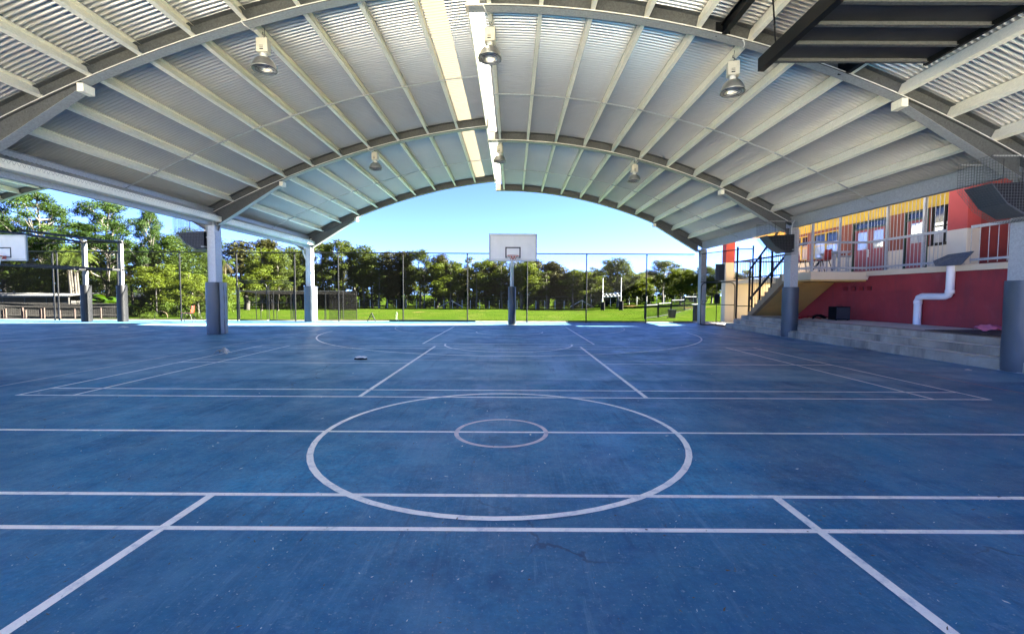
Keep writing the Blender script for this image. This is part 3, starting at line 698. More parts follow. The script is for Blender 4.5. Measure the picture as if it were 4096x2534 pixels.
posts = [6.87, 3.79, .74, -2.33, -5.64, -8.96, -17.1, -20.3, -23.4, -23.62, -26.7, -29.8, -33]
for x in posts: build(MB().tube([(x, FY, 0), (x, FY, FT+.02)], .034, 8), 'post', 'black_steel', fr)
for x in (-14.18, -11.2): build(MB().tube([(x, FY, 0), (x, FY, FT+.02)], .04, 8), 'post', 'black_steel', fr)
build(MB().tube([(-36, FY, FT), (9.3, FY, FT)], .028, 8), 'top_rail', 'black_steel', fr)
for xa, xb in ((-36, -14.18), (-11.2, 9.3)): build(MB().tube([(xa, FY, .075), (xb, FY, .075)], .025, 8), 'bottom_rail', 'black_steel', fr)
build(MB().tube([(-14.18, FY, 2.06), (-11.2, FY, 2.06)], .026, 8), 'gate_header', 'black_steel', fr)
mb = MB()
for xa, xb, z0 in ((-36, -14.18, .08), (-14.18, -11.2, 2.06), (-11.2, 9.3, .08)): chainlink(mb, (xa, FY, 0), (xb, FY, 0), z0, FT)
build(mb, 'wire_mesh', 'fence_wire', fr, 'stuff')
def gate_leaf(root, A, B, h, z0=.06, mid=.95, vert=None, rr_=.022):
    A, B = Vector(A), Vector(B); L = (B-A).length; u = (B-A)/L; rc = .22; pts = [A+Vector((0, 0, z0)), A+Vector((0, 0, h-rc))]
    for k in range(1, 7):
        a = math.pi/2*k/6; pts.append(A+u*(rc-rc*math.cos(a))+Vector((0, 0, h-rc+rc*math.sin(a))))
    for k in range(0, 7):
        a = math.pi/2*k/6; pts.append(A+u*(L-rc+rc*math.sin(a))+Vector((0, 0, h-rc+rc*math.cos(a))))
    pts.append(B+Vector((0, 0, z0))); pts.append(A+Vector((0, 0, z0)))
    build(MB().tube(pts, rr_, 7), 'gate_frame', 'black_steel', root)
    build(MB().tube([A+Vector((0, 0, mid)), B+Vector((0, 0, mid))], .018, 7), 'gate_rail', 'black_steel', root)
    if vert: build(MB().tube([A+u*L*vert+Vector((0, 0, z0)), A+u*L*vert+Vector((0, 0, h))], .018, 7), 'gate_bar', 'black_steel', root)
    mb = MB(); chainlink(mb, A+u*.02, B-u*.02, z0, h-.05); build(mb, 'wire_mesh', 'fence_wire', root, 'stuff')
for i, (xa, xb, lb) in enumerate(((-14.08, -12.66, 'left leaf of the black double gate in the chain-link fence'), (-12.56, -11.28, 'right leaf of the black double gate in the chain-link fence'))):
    g = thing('gate_leaf', lb, 'gate', (xa, FY, 0), 'double gate leaves'); gate_leaf(g, (xa, FY, 0), (xb, FY, 0), 1.96)
    xm = -12.66 if i == 0 else -12.56; s_ = -1 if i == 0 else 1
    build(MB().tube([(xm+s_*.03, FY-.03, 1.02), (xm+s_*.12, FY-.06, 1.16), (xm+s_*.2, FY-.06, 1.05), (xm+s_*.2, FY-.06, .98)], .012, 6), 'latch', 'black_steel', g)
# side gate and fence return beside the steps
GA, GB = Vector((9.02, 21.62, 0)), Vector((10.02, 20.38, 0))
g = thing('side_gate', 'narrow black chain-link gate standing between the far right column and the steps', 'gate', GA)
gate_leaf(g, GA, GB, 2.02, .03, 1.0, .48)
build(MB().tube([GA+Vector((.02, -.05, 1.02)), GA+Vector((.05, -.1, 1.18)), GA+Vector((.14, -.14, 1.18)), GA+Vector((.14, -.14, 1.04))], .010, 6), 'latch', 'black_steel', g)
build(MB().box(9.35, 9.62, 20.94, 20.955, 1.05, 1.5), 'sign_plate', 'black_panel', g).rotation_euler = (0, 0, 0)
sf = thing('fence_return', 'short chain-link fence return with two tall black posts beside the stair', 'fence', (10.15, 20.45, 0))
P1, P2, P3 = Vector((10.16, 20.5, 0)), Vector((10.78, 20.35, 0)), Vector((9.44, 22.7, 0))
build(MB().tube([P1, P1+Vector((0, 0, 3.62))], .045, 8), 'post', 'black_steel', sf); build(MB().tube([P2+Vector((0, 0, .5)), P2+Vector((0, 0, 3.66))], .035, 8), 'post', 'black_steel', sf)
for z in (3.52, .95): build(MB().tube([P1+Vector((0, 0, z)), P2+Vector((0, 0, z))], .02, 7), 'rail', 'black_steel', sf)
for z in (3.50, 2.08): build(MB().tube([P1+Vector((0, 0, z)), P3+Vector((0, 0, z))], .02, 7), 'rail', 'black_steel', sf)
mb = MB(); chainlink(mb, P1, P2, .3, 3.52); chainlink(mb, P1, P3, 2.08, 3.5); build(mb, 'wire_mesh', 'fence_wire', sf, 'stuff')
q = ray(2872, 1100, 22.0)
solo(MB().prism([(-.22, 0), (.22, 0), (.22, .78), (-.22, .78)], -.01, .01, False, 'y'), 'notice_board', 'pad', 'grey notice panel hung on the wire left of the far pillar', 'sign').location = (9.86, 21.55, 2.14)
# ------------------------------------------------------------------ school building on the right
bd = thing('school_building', 'red and cream two-level school block with barred walkway along the right', 'building', (13, 14, 0))
WX, BX, FZ = 12.36, 14.2, 2.28                      # lower wall, upper back wall, walkway floor
Y0, Y1 = 3.0, 21.0
wl = MB(); vy = [16.95, 17.3, 17.65, 18.0]
# lower wall with four vent openings cut out
vents = [(ya, ya+.24) for ya in (15.56, 15.92, 16.28, 16.66)]
ycuts = [Y0]+[c_ for p in vents for c_ in p]+[Y1]
wl.box(WX, WX+.2, Y0, Y1, 0, 1.62); wl.box(WX, WX+.2, Y0, Y1, 1.76, 2.12)
ed = [Y0]+[c_ for p in vents for c_ in p]+[Y1]
for a, b in zip(ed[0::2], ed[1::2]): wl.box(WX, WX+.2, a, b, 1.62, 1.76)
build(wl, 'lower_wall', 'redwall', bd)
for a, b in vents: build(MB().box(WX+.16, WX+.18, a, b, 1.62, 1.76), 'vent', 'interior', bd)
build(MB().box(WX-.05, WX, 11.15, 11.35, .57, 2.115), 'pilaster', 'redwall', bd)
build(MB().box(WX-.10, BX+.1, Y0, 15.72, 2.12, FZ), 'walkway_slab', 'cream', bd)
build(MB().box(WX-.02, BX+.1, 15.72, 25.4, 2.06, FZ-.003), 'walkway_slab', 'cream', bd)
build(MB().box(10.35, WX-.021, 15.72, 17.40, 1.99, FZ-.02), 'landing_slab', 'cream', bd)
build(MB().box(10.40, WX-.03, 15.80, 17.38, 1.93, 1.988), 'landing_soffit', 'ochre', bd)
# upper back wall in bands, with openings (y0, y1, z0, z1)
ops = [('double_door', 17.28, 18.98, FZ, 4.42), ('door', 15.55, 16.50, FZ, 4.42), ('window', 14.55, 15.46, 3.17, 4.44), ('window', 19.85, 21.50, 3.14, 4.32), ('window', 21.9, 22.9, 3.14, 4.32), ('door', 11.15, 12.05, FZ, 4.42), ('window', 12.4, 13.6, 3.17, 4.44), ('window', 8.0, 10.4, 3.17, 4.44)]
ops.sort(key=lambda o: o[1]); mb_lo, mb_hi, mb_y = [], [], MB(); ZS = 3.12; ZT = 4.44; YE = 23.0
def band(mb, z0, z1):
    y = Y0
    for _, a, b, p, q in ops:
        if a > y: mb.append(MB().box(BX, BX+.15, y, a, z0, z1))
        if p > z0: mb.append(MB().box(BX, BX+.15, a, b, z0, min(p, z1)))
        if q < z1: mb.append(MB().box(BX, BX+.15, a, b, max(q, z0), z1))
        y = b
    mb.append(MB().box(BX, BX+.15, y, YE, z0, z1))
band(mb_lo, FZ, ZS); band(mb_hi, ZS, ZT); mb_y.box(BX-.03, BX+.15, Y0, YE, ZT, 5.35)
[build(q_, 'wall_panel', 'cream_pale', bd) for q_ in mb_lo]; [build(q_, 'wall_panel', 'orange_red', bd) for q_ in mb_hi]; build(mb_y, 'yellow_band', 'yellow', bd)
build(MB().box(BX+1.6, BX+1.7, Y0, YE, FZ, 5.3), 'room_wall', 'interior', bd); build(MB().box(BX+.15, BX+1.6, Y0, YE, FZ-.1, FZ-.02), 'room_floor', 'interior', bd)
for nm, a, b, z0, z1 in ops:
    if nm == 'window':
        w_ = build(MB().box(BX+.02, BX+.10, a, a+.05, z0, z1).box(BX+.02, BX+.10, b-.05, b, z0, z1).box(BX+.02, BX+.10, a+.05, b-.05, z0, z0+.05).box(BX+.02, BX+.10, a+.05, b-.05, z1-.05, z1)
                   .box(BX+.02, BX+.10, (a+b)/2-.025, (a+b)/2+.025, z0+.05, z1-.05).box(BX+.03, BX+.09, a+.05, b-.05, z0+.58, z0+.62), 'window', 'yellow' if b > 17 else 'timber', bd)
        build(MB().box(BX+.055, BX+.062, a+.05, b-.05, z0+.05, z0+.72), 'pane', 'pane', w_); build(MB().box(BX+.055, BX+.062, a+.05, b-.05, z0+.725, z1-.05), 'pane', 'glass_dark', w_)
        build(MB().box(BX-.04, BX+.02, a-.03, b+.03, z0-.05, z0), 'sill', 'timber', w_)
    else:
        dz = 4.10
        f_ = build(MB().box(BX-.02, BX+.12, a, a+.06, z0, z1).box(BX-.02, BX+.12, b-.06, b, z0, z1).box(BX-.02, BX+.12, a+.06, b-.06, z1-.05, z1).box(BX-.02, BX+.12, a+.06, b-.06, dz, dz+.06), 'door_frame', 'green_frame', bd)
        build(MB().box(BX+.05, BX+.056, a+.06, b-.06, dz+.06, z1-.05), 'transom_pane', 'glass_dark', f_)
        leaves = [(a+.06, (a+b)/2-.004), ((a+b)/2+.004, b-.06)] if nm == 'double_door' else [(a+.06, b-.06)]
        for (p, q) in leaves:
            xd = BX+.03
            d_ = MB().box(xd, xd+.045, p, q, z0, 3.30).box(xd, xd+.045, p, p+.14, 3.30, 4.0).box(xd, xd+.045, q-.14, q, 3.30, 4.0).box(xd, xd+.045, p, q, 4.0, dz)
            d_ = build(d_, 'door', 'door_red', bd); build(MB().box(xd+.018, xd+.026, p+.14, q-.14, 3.30, 4.0), 'pane', 'pane', d_)
        ym = (a+b)/2+(.06 if nm == 'double_door' else -.28); build(MB().box(BX+.018, BX+.03, ym-.04, ym+.04, 2.98, 3.28).tube([(BX+.0, ym, 3.14), (BX-.02, ym-.12, 3.14)], .012, 6), 'handle', 'white_steel', bd)
# pillars
def pillar(xa, xb, ya, yb, zt=5.35, zb=None):
    zb = FZ if zb is None else zb; p_ = build(MB().box(xa, xb, ya, yb, zb, 3.27), 'pillar', 'cream_pale', bd); build(MB().box(xa+.002, xb-.002, ya+.002, yb-.002, 3.27, zt), 'pillar_top', 'pink_red', p_)
pillar(WX-.09, WX+.28, 12.30, 12.86); pillar(WX-.09, WX+.28, 5.6, 6.2)
pillar(11.96, 12.46, 25.42, 25.9, 4.75, -.1)
build(MB().box(WX+.28, BX, 12.45, 12.6, FZ, 5.3), 'cross_wall', 'maroon', bd)
# roof and soffit above the walkway; far end stands open to the sky
build(MB().box(11.9, 21, Y0-1, YE+.1, 5.35, 5.6), 'roof', 'white_roof', bd); build(MB().box(11.75, 11.9, Y0-1, YE+.1, 5.2, 5.62), 'fascia', 'ochre', bd)
build(MB().box(11.7, 15.4, 23.15, 26.2, 4.72, 4.98), 'porch_roof', 'ochre', bd)
build(MB().box(BX+.1, 21, 21.8, YE, 0, 5.3), 'end_wall', 'cream', bd)
# low wall under the far end of the walkway
build(MB().box(12.47, 18.5, 25.5, 25.7, -.15, FZ-.05), 'end_base_wall', 'cream_pale', bd); build(MB().box(12.47, 18.6, 25.4, 25.8, FZ-.05, FZ+.05), 'coping', 'cream', bd)
# downpipe: boot of bent sheet, white PVC with two bends, conduit with outlet
build(MB().tube([(12.24, 12.66, 2.36), (12.24, 12.66, 1.55), (12.24, 12.70, 1.46), (12.24, 12.80, 1.42), (12.24, 13.50, 1.42), (12.24, 13.60, 1.38), (12.24, 13.64, 1.29), (12.24, 13.64, .57)], .095, 16), 'downpipe', 'pvc', bd)
for p in ((12.24, 12.66, 1.55), (12.24, 13.64, 1.24)): build(MB().lathe([(.096, -.05), (.106, -.05), (.106, .05), (.096, .05)], 18, p), 'pipe_collar', 'pvc', bd)
rh = MB(); rh.add([(12.06, 13.02, 2.43), (12.24, 12.76, 2.60), (12.27, 12.08, 2.63), (12.05, 12.20, 2.27), (12.03, 12.66, 2.27), (12.05, 12.94, 2.29), (12.16, 12.55, 2.50)], [(0, 5, 6, 1), (5, 4, 6), (1, 6, 4, 3, 2)])
sol = build(rh, 'rain_hood', 'galv_dark', bd); md = sol.modifiers.new('thick', 'SOLIDIFY'); md.thickness = .012
build(MB().tube([(12.33, 11.0, 1.96), (12.33, 7.5, 1.96)], .018, 6).box(12.29, 12.355, 11.0, 11.25, 1.92, 2.02), 'conduit_outlet', 'conduit', bd)
# barred balustrades: rails and posts are parts, bars are sub-parts
def balustrade(pts, z0, z1, ztop, posts_at, bar=.13, mat='galv', rails=(.12, 1.0)):
    root = build(MB(), 'balustrade_base', mat, bd) if False else None
    for (a, b) in zip(pts, pts[1:]):
        A, B = Vector(a), Vector(b); L = (B-A).length; u = (B-A)/L; first = None
        for h in rails:
            r_ = build(MB().beam(A+Vector((0, 0, z0+h)), B+Vector((0, 0, z0+h)), .05, .075 if h > .5 else .06), 'rail', mat, bd); first = first or r_
        n = max(2, int(L/bar)); bm = MB().tube([(0, 0, z0+.03), (0, 0, ztop)], .0085, 6); me = bm.mesh('bar'); me.materials.append(M['galv' if mat == 'galv' else mat])
        for i in range(n+1):
            p = A+u*(L*i/n)-ORG[first.name]
            inst('bar', me, first, (p.x, p.y, 0))
for p in [((12.30, 15.75, 0), (12.30, 12.88, 0)), ((12.30, 15.78, 0), (10.42, 15.78, 0)), ((10.40, 15.78, 0), (10.40, 17.35, 0))]: balustrade(p, FZ, 0, 5.0, None)
balustrade(((12.30, 12.2, 0), (12.30, 6.3, 0)), FZ, 0, FZ+1.0, None, .22)
for x, y, zt in ((12.30, 14.95, 5.1), (12.30, 13.62, 5.1), (11.35, 15.78, 5.1), (10.42, 15.80, 5.1), (10.42, 17.3, 5.1), (12.30, 10.95, 3.3), (12.30, 9.4, 3.3)):
    build(MB().box(x-.032, x+.032, y-.032, y+.032, FZ-.1, zt), 'rail_post', 'galv', bd)
balustrade(((12.5, 25.45, 0), (17.5, 25.45, 0)), FZ+.05, 0, FZ+1.05, None, .14, 'black_steel', (.1, 1.0))
balustrade(((12.42, 19.9, 0), (12.42, 25.4, 0)), FZ, 0, FZ+1.05, None, .14, 'black_steel', (.1, 1.0))
build(MB().box(13.3, 13.36, 25.42, 25.48, FZ+.05, FZ+1.08).box(14.6, 14.66, 25.42, 25.48, FZ+.05, FZ+1.08), 'rail_post', 'black_steel', bd)

# ------------------------------------------------------------------ concrete terrace steps and stair flight
tr_ = thing('terrace_steps', 'long weathered concrete terrace with three steps down to the blue court', 'steps', (10, 12, 0))
TY = 19.95
def rough_step(x0, x1, y0, y1, z0, z1, seed):
    rg = random.Random(seed); mb = MB(); n = int((y1-y0)/.22); prof = []
    for i in range(n+1):
        y = y0+(y1-y0)*i/n; j = rg.uniform(-.006, .006); c_ = .012+.012*rg.random()+(.03 if rg.random() < .05 else 0)
        prof.append([(x0+j, y, z0), (x0+j, y, z1-c_), (x0+j+c_, y, z1+rg.uniform(-.004, .002)), (x1, y, z1)])
    v = [p for q in prof for p in q]; mb.add(v, [(4*i+k, 4*i+4+k, 4*i+5+k, 4*i+1+k) for i in range(n) for k in range(3)])
    mb.add(prof[0]+[(x1, y0, z0)], [(0, 1, 2, 3, 4)]); mb.add(prof[-1]+[(x1, y1, z0)], [(4, 3, 2, 1, 0)]); return mb
build(rough_step(9.42, 9.74, 1.0, TY, -.1, .22, 1), 'step', 'concrete', tr_)
build(rough_step(9.72, 10.04, 1.0, TY-.12, -.1, .40, 2), 'step', 'concrete', tr_)
build(rough_step(10.02, 10.4, 1.0, TY-.2, -.1, .57, 3), 'step', 'concrete', tr_)
for a_, b_, z_, e_ in ((9.46, 9.715, .2235, 0), (9.76, 10.015, .4035, .12)): build(MB().box(a_, b_, 1.05, TY-e_-.05, z_-.002, z_+.004), 'tread_surface', 'concrete_top', tr_)
build(MB().box(10.38, 12.37, 1.0, TY-.2, -.1, .566), 'platform', 'concrete_top', tr_)
st = thing('stair_flight', 'concrete stair rising to the walkway landing with black barred balustrade', 'stairs', (11.3, 19.8, .57))
NS, YS0, YS1, ZS0, ZS1 = 10, 19.88, 17.38, .57, FZ-.02
rise, go = (ZS1-ZS0)/NS, (YS0-YS1)/NS
pr = []
for i in range(NS): pr += [(YS0-i*go, ZS0+i*rise), (YS0-i*go, ZS0+(i+1)*rise)]
pr += [(YS1, ZS1)]; low = [(YS1, ZS1-.36), (YS0-.28, ZS0-.01)]
build(MB().prism(pr+low, 10.38, 10.55, False, 'x'), 'stringer', 'stringer', st)
for i in range(NS): build(MB().box(10.55, WX-.03, YS0-(i+1)*go-.0, YS0-i*go, ZS0+(i)*rise-.02, ZS0+(i+1)*rise), 'tread', 'concrete_top', st)
build(MB().prism([(YS1, ZS1-.36), (YS1, ZS1-.25), (YS0-.2, ZS0), (YS0-.28, ZS0-.01)], 10.555, WX-.025, False, 'x'), 'soffit', 'ochre', st)
nm_ = MB()
for h, wd in ((.66, .06), (2.0, .045)):
    A = Vector((10.42, YS0+.02, ZS0+h)); B = Vector((10.42, YS1, ZS1+h)); build(MB().beam(A, B, .05, wd+.02), 'handrail', 'black_steel', st)
build(MB().box(10.39, 10.45, YS0-.01, YS0+.05, .2, ZS0+2.0), 'newel_post', 'black_steel', st)
for f_ in (.32, .66): 
    y = YS0+(YS1-YS0)*f_; z = ZS0+(ZS1-ZS0)*f_; build(MB().box(10.39, 10.45, y-.03, y+.03, z-.1, z+2.02), 'rail_post', 'black_steel', st)
bm = MB().tube([(0, 0, .02), (0, 0, 2.0)], .008, 6).mesh('bar'); bm.materials.append(M['black_steel'])
for i in range(21):
    f_ = (i+.5)/21; y = YS0+(YS1-YS0)*f_; z = ZS0+(ZS1-ZS0)*f_; inst('bar', bm, st, Vector((10.42, y, z))-ORG[st.name])
# a second balustrade on the wall side
build(MB().beam((12.2, YS0, ZS0+.95), (12.2, YS1, ZS1+.95), .05, .06), 'handrail', 'black_steel', st)

# ------------------------------------------------------------------ things on the terrace and walkway
def chair_parts(r, sx=1):
    """moulded shell on four splayed tube legs; faces -y"""
    prof = [(-.23, .425), (-.215, .445), (-.1, .440), (.05, .432), (.14, .438), (.19, .47), (.215, .55), (.235, .66), (.255, .78), (.262, .80)]
    mb = MB(); n = 9; v = []
    for y, z in prof:
        for k in range(n):
            u = -1+2*k/(n-1); ht = z > .5; wd = .215-(.025*max(0, (z-.6)/.2) if ht else 0); dish = .018*u*u
            v.append((u*wd, y-(dish*1.6 if ht else 0), z+(0 if ht else dish)))
    m = len(prof); f1 = [(i*n+k, i*n+k+1, (i+1)*n+k+1, (i+1)*n+k) for i in range(m-1) for k in range(n-1)]
    mb.add(v, f1, True); s_ = build(mb, 'seat_shell', 'red_plastic', r); md = s_.modifiers.new('thick', 'SOLIDIFY'); md.thickness = .01
    for x in (-.17, .17):
        for a, b in (((x, -.16, .425), (x*1.2, -.23, 0)), ((x, .13, .425), (x*1.2, .26, 0))): build(MB().tube([a, b], .0125, 7), 'leg', 'chair_leg', r)
        build(MB().tube([(x, -.19, .42), (x, .16, .42)], .011, 7), 'seat_rail', 'chair_leg', r)
def chair(label, loc, rz, group=None, rx=0):
    r = thing('plastic_chair', label, 'chair', (0, 0, 0), group); chair_parts(r); r.location = loc; r.rotation_euler = (rx, 0, rz); return r
chair('red plastic chair standing alone by the fence left of the column', (-15.98, 22.15, 0), math.radians(-72), 'red plastic chairs')
chair('red plastic chair nearest the landing corner on the upper walkway', (11.15, 16.35, FZ-.02), math.radians(200), 'red plastic chairs')
chair('red plastic chair further back on the upper landing beside the grey table', (10.9, 17.05, FZ-.02), math.radians(80), 'red plastic chairs')
chair('red plastic chair against the walkway wall beside the cream pillar', (13.5, 13.75, FZ), math.radians(130), 'red plastic chairs')
chair('red plastic chair on the walkway right of the cream pillar', (13.3, 10.3, FZ), math.radians(70), 'red plastic chairs')
def table(label, loc, rz):
    r = thing('school_table', label, 'table', (0, 0, 0), 'grey tables on the walkway')
    build(MB().bevbox(-.6, .6, -.3, .3, .70, .73, .03), 'tabletop', 'galv', r)
    for x in (-.55, .55):
        build(MB().box(x-.02, x+.02, -.26, .26, .66, .70), 'top_rail', 'galv', r); build(MB().box(x-.02, x+.02, -.28, .28, 0, .04), 'foot', 'galv', r)
        for y in (-.18, .18): build(MB().box(x-.02, x+.02, y-.02, y+.02, .04, .66), 'leg', 'galv', r)
    r.location = loc; r.rotation_euler = (0, 0, rz)
table('grey table beside the red chair on the upper landing', (11.75, 16.6, FZ-.003), math.radians(75))
table('grey table at the back of the landing next to the stair head', (13.0, 18.4, FZ), math.radians(95))
# amplifier case
ax, ay = 11.55, 15.95
r = thing('amplifier_case', 'black boxy amplifier case standing against the red wall', 'amplifier', (ax, ay, .57))
build(MB().bevbox(ax-.26, ax+.26, ay-.2, ay+.2, .585, 1.05, .03), 'case_body', 'cloth_black', r)
build(MB().box(ax-.235, ax+.235, ay-.207, ay-.2, .62, 1.02), 'front_grille', 'pad_seam', r)
build(MB().tube([(ax-.09, ay, 1.05), (ax-.085, ay, 1.085), (ax, ay, 1.095), (ax+.085, ay, 1.085), (ax+.09, ay, 1.05)], .011, 6), 'handle', 'chair_leg', r)
for s_ in (-1, 1): build(MB().lathe([(0, 0), (.025, 0), (.02, .016), (0, .016)], 10, (ax+.2*s_, ay-.14, .569)), 'foot', 'rubber', r)
def crumple(nx_, ny_, sx_, sy_, h, seed):
    """a dropped cloth: folded height field with ragged edge"""
    rg = np.random.RandomState(seed); u, v_ = np.meshgrid(np.linspace(-1, 1, nx_), np.linspace(-1, 1, ny_)); z = np.zeros_like(u)
    for _ in range(9):
        a = rg.rand()*6.28; k = rg.uniform(2, 7); z += rg.uniform(.3, 1)/k*2*np.abs(np.sin(k*(u*np.cos(a)+v_*np.sin(a))+rg.rand()*6))
    z = z/z.max(); rad = np.clip(1-(u**2+v_**2)/1.7, 0, 1); z = h*(.15+z)*rad**.7
    x = u*sx_*(1+.25*np.sin(3*v_+seed)); y = v_*sy_*(1+.3*np.sin(4*u+1+seed))
    V = [(float(a), float(b), float(c)) for a, b, c in zip(x.ravel(), y.ravel(), z.ravel())]
    return MB().add(V, [(j*nx_+i, j*nx_+i+1, (j+1)*nx_+i+1, (j+1)*nx_+i) for j in range(ny_-1) for i in range(nx_-1)], True)
r = thing('jacket', 'red and black jacket dropped in a heap on the terrace by the stair', 'jacket', (11.2, 16.95, .57))
k = crumple(18, 14, .40, .28, .10, 3); k.v = [(x+11.0, y+17.0, z+.57) for x, y, z in k.v]; build(k, 'red_lining', 'cloth_red', r)
k = crumple(18, 14, .34, .24, .17, 5); k.v = [(x+11.42, y+16.85, z+.572) for x, y, z in k.v]; build(k, 'black_shell', 'cloth_black', r)
o = solo(crumple(20, 16, .30, .2, .16, 8), 'pink_cloth', 'cloth_pink', 'crumpled pink cloth lying on the dark mat by the red wall', 'cloth'); o.location = (11.45, 10.85, .60)
r = thing('floor_mat', 'dark rubber mat lying over a board on the terrace edge', 'mat', (11, 9.5, .57))
build(MB().box(10.25, 11.9, 5.5, 11.2, .587, .597), 'mat_sheet', 'rubber', r); build(MB().prism([(10.16, 6.0), (10.3, 6.0), (11.0, 10.95), (10.86, 11.0)], .568, .585), 'board', 'timber_orange', r)
k = MB(); rg = random.Random(3)
for i in range(9): k.beam((9.1+rg.uniform(-.02, .25), 11.6+i*.07, .012+.004*(i % 3)), (9.36, 11.5+i*.07+rg.uniform(-.1, .1), .03), .006, .006)
for i in range(4): k.beam((9.12+i*.06, 11.55, .02), (9.15+i*.06, 12.2, .022), .006, .006)
solo(k, 'bent_mesh_scrap', 'galv_dark', 'bent scrap of wire mesh lying at the foot of the steps', 'wire scrap', (9.2, 11.9, 0))

# ------------------------------------------------------------------ litter on the court
o = solo(crumple(14, 12, .13, .09, .13, 11), 'crumpled_bottle', 'plastic_clear', 'crumpled silvery plastic bottle on the left badminton sideline', 'bottle'); o.location = (-6.72, 10.4, .026)
r = thing('lost_shoe', 'small black and white shoe lying on the court left of centre', 'shoe', (-3.28, 9.7, 0))
k = MB().prism([(-.13, -.04), (.02, -.045), (.12, -.035), (.14, 0), (.12, .03), (-.13, .035)], .005, .028); k.v = [(x-3.28, y+9.7, z) for x, y, z in k.v]; build(k, 'sole', 'cloth_black', r)
k = crumple(12, 10, .11, .032, .05, 2); k.v = [(x-3.27, y+9.7, z+.028) for x, y, z in k.v]; build(k, 'upper', 'litter_white', r)
r = thing('paper_cup_lid', 'white round cup lid lying near the steps at the right', 'lid', (8.8, 8.65, 0))
k = MB().lathe([(0, .016), (.03, .016), (.035, .011), (.05, .011), (.052, .004), (.045, .004), (0, .004)], 20, (8.8, 8.65, .0)); build(k, 'lid_body', 'litter_white', r)
build(MB().lathe([(.02, .017), (.024, .021), (.028, .017)], 16, (8.8, 8.65, 0)), 'lid_ring', 'litter_white', r)
o = solo(crumple(12, 9, .17, .1, .07, 21), 'paper_scrap', 'litter_white', 'white paper scrap far left on the other court', 'paper'); o.location = (-15.84, 18.3, .004)
pts = [(-8.2, 23.05, .06), (-2.6, 23.05, .06)]
solo(MB().box(-6.3, -1.9, 22.98, 23.08, .02, .11), 'timber_beam', 'black_panel', 'long dark beam lying along the foot of the fence', 'beam', (-4, 23, 0))
solo(MB().beam((-7.42, 23.0, .02), (-7.22, 23.05, .46), .04, .04).beam((-7.0, 23.0, .02), (-7.22, 23.05, .46), .04, .04).beam((-7.3, 23.02, .24), (-7.13, 23.02, .24), .03, .03), 'folded_stand', 'black_steel', 'small black A-frame stand leaning at the fence foot', 'stand', (-7.2, 23, 0))
solo(MB().tube([(-5.95, 23.02, .02), (-5.96, 23.03, .35), (-5.93, 23.05, .52), (-5.88, 23.04, .45), (-5.9, 23.0, .2), (-5.8, 22.98, .05)], .006, 6), 'rope_coil', 'litter_white', 'white rope hanging at the fence left of the beam', 'rope', (-5.9, 23, 0))
solo(MB().tube([(-15.45+.3*math.cos(a), 22.7+.04*math.sin(a*2), .32+.31*math.sin(a)) for a in np.linspace(0, 2*math.pi, 30)], .010, 6), 'play_hoop', 'chair_leg', 'thin dark plastic hoop propped behind the red chair', 'hoop', (-15.4, 22.7, 0))
solo(MB().tube([(-17.9+.34*math.cos(a), 22.9, .24+.26*math.sin(a)) for a in np.linspace(-.3, 3.6, 20)]+[(-18.2, 22.8, .02), (-17.4, 22.8, .02)], .010, 6), 'garden_hose', 'litter_brown', 'loose curl of hose by the fence left of the red chair', 'hose', (-17.9, 22.9, 0))
# leaf litter, twigs and grit
rg = np.random.RandomState(4); V, Fc = [], []
def flakes(n, wmin, wmax, elong, seed, near):
    rg = np.random.RandomState(seed); mb = MB()
    for _ in range(n):
        if near: y = 1.6+abs(rg.normal(0, 2.6)); x = rg.uniform(-1.15, 1.15)*y*1.05
        else: y = rg.uniform(2, 23); x = rg.uniform(-1.15, 1.15)*y
        if x > 9.2 or x < -38: continue
        L = rg.uniform(wmin, wmax); W_ = L*rg.uniform(*elong); a = rg.rand()*6.28; c_, s_ = math.cos(a), math.sin(a); z = .009; h = .003+rg.rand()*.006
        q = [(-L/2, 0, h*.3), (-L*.1, -W_/2, 0), (L/2, 0, h), (L*.05, W_/2, h*.6)]
        mb.add([(x+p*c_-r_*s_, y+p*s_+r_*c_, z+w_) for p, r_, w_ in q], [(0, 1, 2, 3)])
    return mb
for nm, mt, lb, n, a, b, e, sd, nr in (('pale_leaf_litter', 'litter_white', 'scattered pale leaf flakes and grit over the blue court', 380, .005, .016, (.3, .7), 5, True), ('brown_leaf_litter', 'litter_brown', 'scattered brown twigs and leaves over the blue court', 460, .008, .030, (.1, .35), 6, True),
                                       ('far_leaf_litter', 'litter_white', 'pale flakes over the far part of the court', 220, .015, .05, (.25, .6), 7, False)):
    o = build(flakes(n, a, b, e, sd, nr), nm, mt, None, 'stuff'); tag(o, lb, 'leaf litter')

# ------------------------------------------------------------------ beyond the fence: field furniture
def gp(sx, Y): x = ray(sx, 1200, Y).x; return Vector((x, Y, gz(x, Y)-.02))
# rugby posts
A, B = gp(2411, 104), gp(2484, 97)
r = thing('rugby_goal', 'white rugby goal with dark padded feet on the far field', 'goal posts', A)
for p in (A, B):
    build(MB().tube([p, p+Vector((0, 0, 7.4 if p is A else 7.0))], .06, 8), 'upright', 'white_paint', r); build(MB().bevbox(p.x-.42, p.x+.42, p.y-.35, p.y+.35, p.z, p.z+1.9, .15), 'foot_pad', 'pad_maroon', r)
k = MB()
for h in (3.0, 3.75): k.tube([A+Vector((0, 0, h)), B+Vector((0, 0, h))], .06, 6)
for i in range(10):
    P_, Q_ = A.lerp(B, i/10), A.lerp(B, (i+1)/10); hs = (3.0, 3.75) if i % 2 else (3.75, 3.0); k.tube([P_+Vector((0, 0, hs[0])), Q_+Vector((0, 0, hs[1]))], .035, 5)
build(k, 'truss_crossbar', 'white_paint', r)
